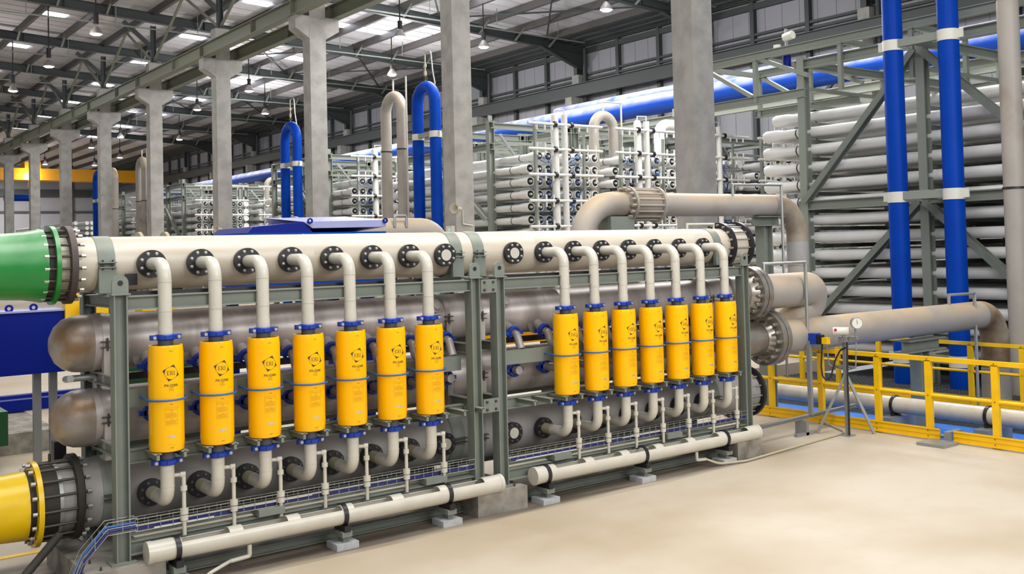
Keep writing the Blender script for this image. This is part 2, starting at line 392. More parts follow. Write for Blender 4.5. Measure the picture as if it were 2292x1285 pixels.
# right wall
struct('wall_right', MB().bb(WX, WX+.2, -6, 150, -.5, rz(WX)+.4), 'wallp')
g = MB()
for i in range(150): g.bb(WX-.008, WX+.01, -5+i*1.035, -4.97+i*1.035, 0, 14.6)
struct('trim_2', g, 'seam')
g = MB()
for z, h in ((12.72, .12), (12.45, .12), (14.1, .3)): g.bb(WX-.22, WX, -6, 149, z-h/2, z+h/2)
struct('trim_3', g, 'darkst')
one('crane_runway_beam', MB().hbeam((WX-.75, -6, 11.75), (WX-.75, 149, 11.75), .34, .75, .04), 'darkst', 'dark green crane runway beam along the panelled wall', 'beam', 'crane runway beams')
n_ = 0
for k in range(-2, 11):
    y = 46.16+BAY*(k-3)
    for j in (1, 2):
        n_ += 1; struct('wall_post', MB().bb(WX-.24, WX, y+j*BAY/3-.12, y+j*BAY/3+.12, -.4, 14.6), 'darkst')
    c = T('wall_column', 'concrete and steel column against the panelled wall, %s from the right' % ORD[k+2], 'column', (WX-.4, y, -.4), 'columns along the panelled wall')
    P('concrete_shaft', MB().bb(WX-.6, WX-.02, y-.3, y+.3, -.4, 12.7), 'conc', c)
    P('corbel', MB().bb(WX-1.15, WX-.58, y-.3, y+.3, 10.7, 11.37), 'conc', c)
    P('steel_post', MB().hbeam((WX-.35, y, 12.7), (WX-.35, y, 14.3), .3, .45, .03, (1, 0, 0)), 'darkst', c)
    P('downpipe', MB().cyl((WX-.3, y-.55, -.4), (WX-.3, y-.55, 14.2), .12), 'darkst', c)
    if k % 3 == 1: 
        for a in (-1, 1): P('wall_brace', MB().bar((WX-.3, y+a*.3, 11.2), (WX-.3, y+a*4.6, 7.4), .15, .15), 'darkst', c)
# back wall with dark frame lines
struct('wall_back', MB().bb(-14, WX, 150, 150.2, 0, 16), 'wallp')
g = MB()
for i in range(11): x = -8+i*4.6; g.bb(x-.12, x+.12, 149.7, 150, 0, 15)
for z in (9.2, 4.5): g.bb(-14, WX, 149.75, 150, z-.12, z+.12)
g.bar((20, 149.7, 9), (24.5, 149.7, 5), .2, .2); g.bar((29, 149.7, 5), (33.5, 149.7, 9), .2, .2); g.bb(-14, WX, 149.6, 150, 11.2, 12.2)
struct('trim_4', g, 'darkst')
# yellow travelling crane
c = T('overhead_crane', 'yellow overhead travelling crane girder across the far end of the hall', 'crane', (26, 126, 11.9))
P('girder', MB().bb(17.5, 36.6, 125.6, 126.2, 11.7, 13.0), 'craney', c)
P('girder', MB().bb(17.5, 36.6, 127.2, 127.8, 11.7, 13.0), 'craney', c)
P('end_truck', MB().bb(17.3, 17.9, 125, 128.5, 11.75, 12.3), 'craney', c)
P('hoist', MB().bb(23.2, 24.8, 125.4, 128, 13.0, 13.7).bb(23.6, 24.1, 125.5, 126, 10.9, 11.7), 'craney', c)
# hanging lamps
def lamp():
    o = T('hanging_lamp', 'x', 'lamp', (0, 0, 0), 'high bay lamps')
    P('bracket', MB().cyl((0, 0, .75), (0, 0, 2.5), .03).cyl((0, 0, .35), (0, 0, .75), .11), 'black', o)
    P('shade', MB().lathe((0, 0, 0), (0, 0, 1), [(.34, .09), (.22, .17), (.1, .25), (0, .27), (0, .25), (.08, .23), (.2, .16), (.32, .08)], 20), 'lampsh', o)
    P('bulb', MB().lathe((0, 0, 0), (0, 0, 1), [(.012, 0), (.012, .26), (-.05, .17), (-.07, 0)], 20), 'lamp', o)
    return o
lp = lamp(); used = False
rows = ((21.5*1.1, 'nearer the columns', (38.2, 46.7, 55.2, 63.7, 72.2, 80.7, 89.2, 97.7, 106.2)), (25.7*1.1, 'nearer the panelled wall', (29.7, 38.2, 46.7, 55.2, 63.5, 72.2, 80.5, 97, 105.8, 114.7)), (11*1.1, 'on the left of the columns', (35.5, 44, 52.5, 61, 69.5)))
for x, where, ys in rows:
    for i, y in enumerate(ys):
        o = lp if not used else copy_tree(lp); used = True
        o.location = (min(PX, key=lambda p: abs(p-x)), y*1.1, 12.72)
        o['label'] = 'lit hanging lamp, %s from the front in the row %s' % (ORD[i], where)
        if x < HX:
            for ch in o.children:
                if ch.name.startswith('bracket'): ch.scale.z = 1.27
# conduit rails the lamps hang from
for x, lab in ((21.5*1.1, 'nearer'), (25.7*1.1, 'farther')): pass
g = MB()
for k in range(1, 9):
    y = HY0+BAY*k-2.5; g.bar((LX+3, y, 14.55), (WX-2, y, 14.0), .06, .06)
    for i in range(9): g.cyl((2+i*4, y, 14.35), (2+i*4, y, 15.4), .02, n=6)
struct('trim_5', g, 'frame')

# ------------------------------------------------------------------ membrane racks (behind the columns)
COLS = (0, .33, .65, 1.38, 1.72, 2.05, 2.37); GP = 3.17
ROWZ = [5.33-.362*i for i in range(14)]
NEAR = (6.5, 23.2, 34.0, 50.7, 61.5, 78.2, 89.0); VL = 8.1
def vessel_profile(L, r, rb): return [(0, rb*.82), (0, rb*.97), (.04, rb), (.42, rb), (.6, r), (L-.6, r), (L-.42, rb), (L-.08, rb), (L-.02, rb*.85), (L, rb*.6), (L, 0)]
vm = MB().lathe((0, 0, 0), (0, 1, 0), vessel_profile(VL*S, .118, .15)+[(.05, 0), (.05, .123), (0, .123)], 20)
VES = vm.mesh('shell', MT['white'], None, 30)
vm2 = MB().lathe((0, 0, 0), (0, 1, 0), [(0, 0), (0, .14), (VL*S, .14), (VL*S, 0)], 8)
g = MB().ring((0, .012, 0), (0, 1, 0), .05, .118, .03, 20)
PLUG = g.mesh('end_plug', MT['plug']); HUB = MB().cyl((0, -.06, 0), (0, .04, 0), .04, n=10).mesh('port', MT['white2'])
STRAP = MB().ring((0, .95, 0), (0, 1, 0), .115, .125, .03, 20).mesh('strap', MT['black'])
racknames = {0: 'the big rack behind the blue risers', 1: 'the rack right of the second concrete column', 2: 'the rack left of the tan loop pipe', 3: 'the small far rack left of the fourth column', 4: 'the farthest rack'}
shortn = {1: 'rack beside second column', 2: 'rack left of tan loop', 3: 'small rack beside fourth column'}
def vessel(ri, gi, ci, i):
    x, y, z = B(17+GP*gi+COLS[ci], NEAR[ri], ROWZ[i])
    o = bpy.data.objects.new('membrane_vessel', VES); COL.objects.link(o); o.location = (x, y, z)
    tag(o, 'white tube, %s row down, %s column across, %s' % (ORD[i], ORD[gi*7+ci], shortn[ri]) if ri else 'white tube, %s row down, %s layer inward, rack behind the blue risers' % (ORD[i], ORD[ci]), 'pipe', 'white membrane tubes in '+racknames[ri])
    for nm, me in (('end_plug', PLUG), ('port', HUB), ('strap', STRAP)):
        if ri == 0 and nm != 'strap': continue
        q = bpy.data.objects.new(nm, me); COL.objects.link(q); q.parent = o
    if ri == 0:
        q = bpy.data.objects.new('strap', STRAP); COL.objects.link(q); q.parent = o; q.location = (0, 7.3, 0)
done = set()
def want(ri, gi, cis, rows_):
    for ci in cis:
        for i in rows_:
            if i == 0 and ci == 0: continue
            if (ri, gi, ci, i) in done: continue
            done.add((ri, gi, ci, i)); vessel(ri, gi, ci, i)
want(0, 0, (0, 1, 2), range(14))
want(1, 0, range(7), range(6)); want(1, 1, range(7), range(6)); want(1, 2, (0, 1, 2), range(6)); want(1, 3, (0, 1, 2), range(9))
want(2, 0, range(7), range(6)); want(2, 1, (0, 1, 2), range(6)); want(3, 0, range(6), range(6))
g = MB()
for ri in range(7):
    for gi in range(4):
        for ci in range(7):
            for i in range(14):
                if (ri, gi, ci, i) in done or (i == 0 and ci == 0) or (ri == 0 and gi > 2) or (ri > 3 and gi > 1): continue
                if i > 9 and (ri > 0): continue
                x, y, z = B(17+GP*gi+COLS[ci], NEAR[ri], ROWZ[i])
                g.lathe((x, y, z), (0, 1, 0), [(.02, 0), (.02, .09), (0, .09), (0, .15), (.42, .15), (.6, .12), (VL*S-.5, .12), (VL*S-.4, .15), (VL*S, .12), (VL*S, 0)], 8)
one('far_membrane_tubes', g, 'white', 'masses of white membrane tubes deep inside the racks', 'pipe', kind='stuff')
# frames
for ri, yn in enumerate(NEAR[:5]):
    t = T('rack_frame', 'grey-green steel frame carrying ' + ('the big tubes at the right edge' if ri == 0 else racknames[ri].replace('the ', 'the tubes of the ', 1)), 'rack', B(17, yn, .35), 'steel frames of the tube racks')
    ng = 4 if ri < 3 else 2
    fy = (yn+1.7, yn+4.15, yn+6.9)
    for gi in range(ng+1):
        xx = 17-.17+GP*gi
        for y in fy:
            a = B(xx, y, 0); P('post', MB().hbeam((a[0], a[1], -.35), (a[0], a[1], B(0, 0, 6.5)[2]), .2, .22, .025, (1, 0, 0)), 'rackst', t)
            if gi > 0 and gi < ng: a = B(xx-.28, y, 0); P('post', MB().hbeam((a[0], a[1], -.35), (a[0], a[1], B(0, 0, 6.5)[2]), .2, .22, .025, (1, 0, 0)), 'rackst', t)
        for z in (6.35, 5.72) if ri else (6.35, 3.45, .9):
            a, b = B(xx, yn+1.5, z), B(xx, yn+7.1, z); P('side_beam', MB().hbeam(a, b, .2, .22, .025), 'rackst', t)
    for y in fy:
        g = MB()
        for i in range(-2, 14):
            z = 5.33-.362*i-.18; g.bar(B(16.85, y+.1, z), B(16.85+GP*ng, y+.1, z), .1, .09)
        P('rung', g, 'rackst', t)
        P('top_beam', MB().hbeam(B(16.85, y, 6.35), B(16.85+GP*ng, y, 6.35), .18, .2, .025), 'rackst', t)
    dg = [((17-.3), fy[2]-.05, 3.5, fy[1]+.05, 6.2), ((17-.3), fy[1]-.05, 6.2, fy[0]+.1, 4.1), (16.7, fy[2]-.05, 1.0, fy[1]+.05, 3.4), (16.7, fy[1]-.05, 3.4, fy[0]+.1, 1.4)] if ri == 0 else [((17-.3), fy[1]-.05, 5.3, fy[0]+.1, 3.6)]
    for (x, ya, za, yb, zb) in dg:
        P('diagonal_brace', MB().hbeam(B(x, ya, za), B(x, yb, zb), .14, .2, .02, (1, 0, 0)), 'rackst' if ri else 'frame', t)
    for gi in range(ng):
        x0 = 17+GP*gi
        P('top_brace', MB().bar(B(x0+.1, yn+1.6, 6.1), B(x0+.75, yn+1.55, 5.3), .08, .08), 'galv', t)
    # lifting eyes
    P('lifting_eye', MB().bar(B(16.83, fy[0], 6.5), B(16.83, fy[0], 6.65), .16, .05, (0, 1, 0)), 'rackst', t)
# manifolds at the near face
tmpl = None
def manifold():
    o = T('permeate_manifold', 'x', 'manifold', (0, 0, 0), 'white manifolds on the rack fronts')
    z0 = -.3; ft = B(0, 0, 6.53)[2]
    P('silver_riser', MB().lathe((.83*S, 0, z0), (0, 0, 1), [(0, 0), (0, .13), (ft-z0-.12, .13), (ft-z0-.04, .1), (ft-z0, 0)], 16), 'pale', o)
    P('white_riser', MB().cyl((1.1*S, -.12, z0), (1.1*S, -.12, ft-.05), .105, n=16), 'pale', o)
    P('vent_pipe', MB().tube([(.83*S, 0, ft-.05), (.83*S, 0, ft+.12), (1.1*S, -.12, ft+.12), (1.1*S, -.12, ft-.1)], .02, n=6), 'pale', o)
    P('support_post', MB().bar((.2*S, .1, z0), (.2*S, .1, B(0, 0, 6.3)[2]), .1, .1), 'rackst', o)
    P('support_post', MB().bar((1.95*S, .1, z0), (1.95*S, .1, B(0, 0, 6.0)[2]), .08, .08), 'rackst', o)
    for z in (6.2, 5.49, 4.77, 4.04, 3.32, 2.6, 1.88):
        zz = B(0, 0, z)[2]
        P('header', MB().cyl((-.22*S, -.18, zz), (2.45*S, -.18, zz), .05, n=10), 'pale', o)
        P('clamp', MB().cyl((.68*S, -.18, zz), (.76*S, -.18, zz), .1, n=10), 'black', o)
        P('clamp', MB().cyl((1.27*S, -.18, zz), (1.35*S, -.18, zz), .1, n=10), 'black', o)
        for xx in (.08, .36, .62, 1.6, 1.9, 2.2):
            P('nipple', MB().cyl((xx*S, -.18, zz-.2), (xx*S, -.18, zz+.2 if z < 6 else zz), .032, n=8), 'pale', o)
    return o
mf = manifold(); first = True
for ri in range(1, 5):
    for gi in range(4 if ri < 3 else 2):
        o = mf if first else copy_tree(mf); first = False
        x, y, _ = B(17+GP*gi, NEAR[ri]-.25, 0); o.location = (x-.13, y, 0)
        o['label'] = 'white manifold, %s bank of %s' % (ORD[gi], racknames[ri])
# thin blue sampling hoses in front of the tube ends
for ri in (1, 2):
    for gi in range(4 if ri == 1 else 1):
        g = MB()
        for i in range(9):
            for cx_ in (.55, 1.45):
                x, y, z = B(17+GP*gi+cx_, NEAR[ri]-.1, ROWZ[i]); pts = [(x-.5+random.uniform(-.1, .1), y, z)]
                for q in range(5): pts.append((x+random.uniform(-.3, .35), y-random.uniform(0, .1), z+random.uniform(-.25, .2)))
                g.tube(pts, .012, n=4, cap=False)
        one('sampling_hoses', g, 'rodblue', 'thin blue hoses, %s bank of %s' % (ORD[gi], racknames[ri]), 'hose', kind='stuff')
# pipe bridge of pale steel right of the nearest concrete column
t = T('pipe_bridge', 'pale grey-green steel truss between the nearest column and the blue risers', 'truss', B(16.75, 13, 5.7))
for x in (16.75, 18.6):
    P('top_chord', MB().hbeam(B(x, 16.2, 6.7), B(x, 8.4, 6.7), .14, .2, .02), 'rackst', t); P('bottom_chord', MB().hbeam(B(x, 16.2, 5.76), B(x, 13.3, 5.76), .14, .2, .02), 'rackst', t)
    for y in (14.6, 16.1, 10.8, 12.4): P('upright', MB().bar(B(x, y, 5.7), B(x, y, 6.65), .1, .1), 'rackst', t)
    P('diagonal', MB().bar(B(x, 16.0, 6.6), B(x, 14.7, 5.85), .1, .1), 'rackst', t); P('diagonal', MB().bar(B(x, 14.4, 6.6), B(x, 13.2, 6.1), .1, .1), 'rackst', t)
for y in (16.1, 14.6, 12.4, 10.8): P('cross_beam', MB().bar(B(16.75, y, 6.66), B(18.6, y, 6.66), .1, .12), 'rackst', t)
t = T('valve_actuator', 'small white valve actuator on a stem above the pale steel truss', 'valve', B(16.95, 14.1, 6.2))
P('valve_body', MB().cyl(B(16.95, 13.9, 6.35), B(16.95, 13.9, 6.7), .1), 'dblue', t); P('actuator_head', MB().cyl(B(16.95, 13.95, 7.02), B(16.95, 13.72, 7.05), .1).cyl(B(16.95, 14.15, 6.83), B(16.95, 14.15, 6.9), .09), 'white2', t)
P('stem', MB().cyl(B(16.95, 13.9, 6.35), B(16.95, 13.9, 7.2), .04, n=8), 'galv', t)

# big blue mains behind the racks
one('blue_main_pipe', MB().cyl((28, -4, 8.33), (28, 96, 8.33), .42, n=32), 'bigblue', 'large dusty blue main pipe running above the tube racks', 'pipe')
one('blue_main_pipe', MB().cyl((29.6, -4, 8.95), (29.6, 38, 8.95), .36, n=32), 'bigblue', 'second dusty blue main just above and behind the large one', 'pipe')
g = MB().hbeam((27.6, -4, 7.55), (27.6, 90, 7.55), .2, .3, .03)
for y in range(-2, 90, 6): g.bb(27.4, 28.2, y-.1, y+.1, 7.6, 7.905)
one('pipe_support_beam', g, 'rackst', 'grey-green beam carrying the large blue main', 'beam')
# U loops
def loop(name, label, m, x, ya, yb, zt, r, cat='pipe', straps=(), grp=None, vent=True, z0=-.25, bandz=()):
    t = T(name, label, cat, (x, (ya+yb)/2, z0), grp)
    h = abs(yb-ya)/2
    P('pipe', MB().tube([(x, ya, z0), (x, ya, zt-r), (x, yb, zt-r), (x, yb, z0)], r, R=h*.999, n=24, seg=14), m, t)
    for z in straps:
        for y in (ya, yb):
            P('strap', MB().ring((x, y, z-.13), (0, 0, 1), r*.97, r+.01, .22, 28).bb(x-.03, x, y-r-.13, y-r+.02, z-.1, z+.08).bb(x-.03, x, y+r-.02, y+r+.13, z-.1, z+.08), 'white2', t)
        P('bracket', MB().bar((x-.05, ya, z), (x-.05, yb, z), .12, .16).bb(x, x+.9, (ya+yb)/2-.1, (ya+yb)/2+.1, z-.1, z+.1), 'rackst', t)
    for z in bandz:
        for y in (ya, yb): P('band', MB().ring((x, y, z), (0, 0, 1), r, r+.02, .04, 24), 'black', t)
    if vent:
        yc = (ya+yb)/2; P('vent_pipe', MB().tube([(x, yc, zt-.05), (x, yc, zt+.42), (x, yc-.95, zt+.42), (x, yc-.95, zt-6)], .03, n=8), 'pvc', t)
    return t
loop('blue_loop_pipe', 'pair of huge glossy blue risers at the right, behind the yellow railing', 'pipeblue', 18.5, 12.37, 11.1, 8.65, .205, straps=(6.75, 3.6, .3), grp='blue loop pipes', vent=False)
loop('blue_loop_pipe', 'tall glossy blue loop pipe left of the second concrete column', 'pipeblue', 18.5, 31.95, 30.75, 8.72, .205, straps=(6.8,), grp='blue loop pipes', vent=False)
loop('blue_loop_pipe', 'tall glossy blue loop pipe between the third and fourth concrete columns', 'pipeblue', 18.5, 43.7, 42.4, 8.6, .205, straps=(6.7,), grp='blue loop pipes', vent=False)
loop('blue_loop_pipe', 'far glossy blue loop pipe right of the sixth concrete column', 'pipeblue', 18.5, 63.6, 62.4, 8.7, .205, straps=(6.8,), grp='blue loop pipes', vent=False)
one('blue_loop_pipe', MB().tube([(19.8, 102, -.2), (19.8, 102, 8.4), (17.2, 102, 8.4)], .3, R=.8, n=20), 'pipeblue', 'farthest blue pipe with a level top run between the two leftmost columns', 'pipe', 'blue loop pipes')
loop('blue_loop_pipe', 'thin strip of blue loop pipe at the left edge of the seventh concrete column', 'pipeblue', 18.5, 76.2, 75.0, 8.9, .205, straps=(6.8,), grp='blue loop pipes', vent=False)
loop('tan_loop_pipe', 'grey weathered riser at the right edge of the picture', 'tan', 18.5, 9.85, 8.3, 8.7, .2, grp='tan loop pipes', bandz=(7.2, 3.6), vent=False)
loop('tan_loop_pipe', 'tall grey loop pipe with a tan top, left of the nearer blue loop', 'tan', 18.5, 34.3, 33.1, 8.68, .2, grp='tan loop pipes', bandz=(6.45,))
loop('tan_loop_pipe', 'tall tan-topped loop pipe seen edge on, left of the fifth concrete column', 'tan', 18.5, 65.9, 64.7, 8.95, .22, grp='tan loop pipes', bandz=(6.2,))
loop('tan_loop_pipe', 'tan-topped loop pipe peeking out right of the sixth concrete column', 'tan', 18.5, 72.6, 71.4, 8.8, .22, grp='tan loop pipes', bandz=(6.0,), vent=False)
# valve trees on the two near blue loops
for y, zt, lab in ((31.35, 8.72, 'nearer'), (43.05, 8.6, 'farther')):
    t = T('vent_valve', 'thin brass and plastic vent valve on top of the %s blue loop pipe' % lab, 'valve', (18.5, y, zt-.02))
    P('stem', MB().cyl((18.5, y, zt-.03), (18.5, y, zt+1.0), .025, n=8).cyl((18.5, y, zt+.2), (18.5, y, zt+.35), .05, n=8).cyl((18.5, y, zt+.5), (18.5, y, zt+.6), .05, n=8), 'pvc_old', t)
    P('hose', MB().tube([(18.5, y, zt+.98), (18.5, y-.4, zt+1.0), (18.5, y-.5, zt+.3), (18.5, y-.65, zt-.2)], .025, R=.1, n=6), 'galv', t)
    P('valve_body', MB().box((18.5, y, zt+.1), (.12, .12, .1)), 'rubber', t)
def xloop(x0, x1, y, zt, r, lab):
    t = T('tan_rack_loop', lab, 'pipe', ((x0+x1)/2, y, 4)); P('pipe', MB().tube([(x0, y, 4), (x0, y, zt), (x1, y, zt), (x1, y, 4)], r, R=(x1-x0)/2*.999, n=20, seg=12), 'tan', t)
    P('vent_pipe', MB().tube([((x0+x1)/2, y, zt), ((x0+x1)/2, y, zt+.5), (x1+.4, y, zt+.5), (x1+.4, y, 4)], .03, n=6), 'pvc', t)
xloop(23.05, 23.95, 27.6, 7.35, .18, 'short tan loop pipe above the rack, in front of the big blue main'); xloop(24.2, 24.95, 60, 7.3, .16, 'small far tan loop pipe above the distant racks')
one('white_elbow_pipe', MB().tube([(26.2, 27.6, 4), (26.2, 27.6, 7.2), (29, 27.6, 7.2)], .2, R=.4, n=20), 'white', 'white elbow pipe rising above the rack beside the nearest concrete column', 'pipe')
# ------------------------------------------------------------------ the pressure exchanger rack
FX = (2.36, 5.84, 6.15, 9.98)
t = T('pipe_rack_frame', 'sage green bolted steel frame carrying the headers and yellow canisters', 'frame', (6.2, 9.5, .23))
ZB = .228
for x in FX:
    for y in (9.04, 10.05):
        P('post', MB().hbeam((x, y, ZB), (x, y, 2.43), .13, .11, .012, (1, 0, 0)), 'frame', t)
        P('foot_plate', MB().bb(x-.1, x+.1, y-.09, y+.09, ZB-.001, ZB+.012), 'frame', t)
        P('cap_plate', MB().bb(x-.075, x+.075, y-.085, y+.085, 2.43, 2.442), 'frame', t)
    for z in (2.37, 1.7, 1.13): P('cross_beam', MB().hbeam((x, 9.1, z), (x, 10.0, z), .08, .1, .01), 'frame', t)
    eye = MB()
    for k in range(2):
        yy = 8.985+k*.02; vs = []; n = 14
        vs = [(x-.065, yy, 2.44), (x+.065, yy, 2.44)]+[(x+.065*math.cos(PI*i/n), yy, 2.53+.065*math.sin(PI*i/n)) for i in range(n+1)]
        eye.add(vs, [tuple(range(len(vs))) if k else tuple(range(len(vs)-1, -1, -1))])
    m_ = len(eye.v)//2
    eye.f += [(i, (i+1) % m_, m_+(i+1) % m_, m_+i) for i in range(m_)]
    e = P('lifting_lug', eye, 'frame', t); P('eye_hole', MB().cyl((x, 8.982, 2.53), (x, 9.008, 2.53), .022), 'black', e)
for xa, xb in ((FX[0], FX[1]), (FX[2], FX[3])):
    for y in (9.04, 10.05):
        P('top_beam', MB().hbeam((xa+.06, y, 2.36), (xb-.06, y, 2.36), .1, .12, .012), 'frame', t)
        P('bottom_beam', MB().hbeam((xa+.06, y, .34), (xb-.06, y, .34), .1, .12, .012), 'frame', t)
    P('middle_beam', MB().bar((xa+.06, 9.22, 1.545), (xb-.06, 9.22, 1.545), .05, .15), 'frame', t)
    P('shelf_beam', MB().hbeam((xa+.06, 9.2, 1.06), (xb-.06, 9.2, 1.06), .08, .12, .01), 'frame', t)
    P('back_shelf_beam', MB().bb(xa, xb, 9.95, 10.05, 1.02, 1.12), 'frame', t)
    P('lower_rail', MB().bb(xa+.06, xb-.06, 9.08, 9.14, .42, .47), 'frame', t)
    P('black_liner', MB().bb(xa+.1, xb-.1, 9.1, 9.2, 2.42, 2.45), 'black', t)
    P('black_channel', MB().bb(xa+.1, xb-.1, 9.62, 9.7, 1.66, 1.72), 'black', t)
for z in (2.345, 1.1):
    pl = P('splice_plate', MB().bb(5.9, 6.09, 8.965, 8.98, z-.07, z+.07), 'frame', t)
    for a in (-.055, .055):
        for b in (-.04, .04): P('bolt', MB().cyl((5.995+a, 8.965, z+b), (5.995+a, 8.95, z+b), .014, n=6), 'boltd', pl)
XS = [2.72+.4275*i for i in range(7)]+[7.03+.4295*i for i in range(7)]
for x in XS+[5.72, 6.6]:
    for a in (-1, 1):
        P('shelf_bracket', MB().bb(x+a*.11-.012, x+a*.11+.012, 8.87, 9.18, 1.05, 1.1).bb(x+a*.11-.03, x+a*.11+.03, 8.87, 9.18, 1.094, 1.103), 'frame', t)
        if x in (5.72,) and a > 0: pass
# bolt meshes
def boltmesh(r, h, ax, mt='bolt', dome=True):
    return MB().lathe((0, 0, 0), ax, [(0, 0), (0, r*1.25), (h*.25, r*1.25), (h*.25, r), (h*.85, r*.95), (h, r*.5), (h, 0)], 8).mesh('bolt', MT[mt])
BOLT_Y = boltmesh(.0125, .02, (0, -1, 0)); BOLT_YD = boltmesh(.0125, .018, (0, -1, 0), 'darkgrey')
BOLT_XL = boltmesh(.017, .05, (-1, 0, 0)); BOLT_XR = boltmesh(.017, .05, (1, 0, 0)); BOLT_XF = boltmesh(.03, .07, (-1, 0, 0), 'flange')
def circ(n, R, ph=0): return [(R*math.cos(2*PI*i/n+ph), R*math.sin(2*PI*i/n+ph)) for i in range(n)]
# cream top header
HYc, HZ, HR = 9.63, 2.69, .237
t = T('feed_header', 'large cream fibreglass header pipe along the top of the rack', 'pipe', (6.1, HYc, HZ-HR))
prof = [(0, 0), (0, HR)]
for xs in (4.25, 6.95): prof += [(xs-2.14-.01, HR), (xs-2.14, HR+.003), (xs-2.14+.01, HR)]
prof += [(9.5-2.14, HR), (9.52-2.14, HR+.004), (9.54-2.14, HR), (8.1, HR), (8.1, 0)]
P('barrel', MB().lathe((2.14, HYc, HZ), (1, 0, 0), prof, 48), 'cream', t)
for x, lab in ((2.36, None), (5.88, None), (6.16, None), (9.92, None)):
    s_ = P('saddle_strap', MB().ring((x-.07, HYc, HZ), (1, 0, 0), HR, HR+.007, .14, 48).bb(x-.07, x+.07, HYc-.1, HYc+.1, 2.44, 2.47).bb(x-.07, x+.07, HYc-HR-.03, HYc-HR+.02, 2.44, HZ-.03), 'frame', t)
    for z in (HZ+.012, HZ-.03): P('clamp_lug', MB().bb(x-.07, x+.07, HYc-HR-.055, HYc-HR+.005, z-.005, z+.005), 'frame', s_)
    for a in (-.04, .04): P('bolt', MB().cyl((x+a, HYc-HR-.035, HZ-.05), (x+a, HYc-HR-.035, HZ+.035), .008, n=8), 'boltd', s_)
FLM = {}
def side_flange(parent, x, y, z, blank, bolt, stub, hdr_m, R=.122):
    key = (blank, hdr_m)
    f = P('nozzle_flange', MB().ring((x, y, z), (0, 1, 0), .05, R, .022, 28).ring((x, y+.026, z), (0, 1, 0), .05, R, .022, 28), 'black', parent)
    P('stub', MB().lathe((x, y+.045, z), (0, 1, 0), [(0, 0), (0, .1), (stub, .105), (stub, 0)], 24), hdr_m, f)
    for a, b in circ(8, R-.027, PI/8): inst('bolt', bolt, (x+a, y, z+b), f)
    if blank: P('blank_disc', MB().cyl((x, y-.006, z), (x, y+.02, z), .06, n=28), 'pvc', f)
    return f
for x in XS+[5.713, 6.6]:
    side_flange(t, x, 9.335, HZ-.01, x in (5.713, 6.6), BOLT_Y, .06, 'cream')
P('black_tab', MB().bb(2.5, 2.6, 9.36, 9.375, 2.5, 2.6), 'black', t)
# grey lower header
LYc, LZ, LR = 9.8, .69, .3
t2 = T('outlet_header', 'large grey fibreglass header pipe along the bottom of the rack', 'pipe', (6.1, LYc, LZ-LR))
P('barrel', MB().lathe((2.2, LYc, LZ), (1, 0, 0), [(0, 0), (0, LR), (2.9, LR), (2.91, LR+.003), (2.92, LR), (8.5, LR), (8.5, 0)], 48), 'frp', t2)
for x in (2.42, 5.92, 6.2, 9.9):
    s_ = P('saddle_strap', MB().ring((x-.08, LYc, LZ), (1, 0, 0), LR, LR+.007, .16, 48), 'frame', t2)
    for z in (LZ+.012, LZ-.03): P('clamp_lug', MB().bb(x-.08, x+.08, LYc-LR-.055, LYc-LR+.005, z-.005, z+.005), 'boltd', s_)
for x in XS+[5.72, 6.6]: side_flange(t2, x, 9.43, .675, x in (5.72, 6.6), BOLT_YD, .08, 'frp', .118)
# stainless headers
def steel_header(z, lab, x1):
    SY, SR = 9.75, .25
    t = T('steel_header', lab, 'pipe', (6.1, SY, z-SR), 'stainless headers')
    cap = [(0, 0), (.012, .08), (.05, .16), (.11, .215), (.18, .243), (.24, SR)]
    P('end_cap', MB().lathe((1.97, SY, z), (1, 0, 0), cap+[(.33, SR), (.33, 0)], 48), 'cap', t)
    P('barrel', MB().lathe((2.29, SY, z), (1, 0, 0), [(0, 0), (0, SR+.002), (1.6, SR), (5.1, SR), (5.104, SR+.003), (5.108, SR), (x1-2.29, SR), (x1-2.29, 0)], 48), 'steel', t)
    for x in (2.38, 5.82, 6.25, 9.9):
        s_ = P('band', MB().ring((x-.03, SY, z), (1, 0, 0), SR, SR+.008, .06, 48).bb(x-.03, x+.03, SY-SR-.02, SY-SR+.06, z-SR-.1, z-.03), 'steel', t)
        for zz in (.02, -.03): P('clamp_lug', MB().bb(x-.05, x+.05, SY-SR-.04, SY-SR+.01, z+zz-.004, z+zz+.004), 'boltd', s_)
        P('bolt', MB().cyl((x, SY-SR-.025, z-.06), (x, SY-SR-.025, z+.05), .008, n=8), 'boltd', s_)
    return t, SY, SR
tu, SY, SR = steel_header(2.0, 'upper stainless steel header pipe with a domed rusty end', 10.6)
tl, SY, SR = steel_header(1.35, 'lower stainless steel header pipe with a domed stained end', 10.5)
P('end_pipe', MB().tube([(2.1, 9.55, 1.72), (2.1, 9.75, 1.7), (2.35, 9.75, 1.7), (2.35, 9.75, 1.58)], .03, R=.03, n=10), 'galv', tl)
for x in (5.66, 6.55): P('boss', MB().ring((x, SY-SR+.01, 2.13), (0, -1, .45), .02, .075, .03).cyl((x, SY-SR+.02, 2.13), (x, SY-SR-.05, 2.15), .04), 'steel', tu)
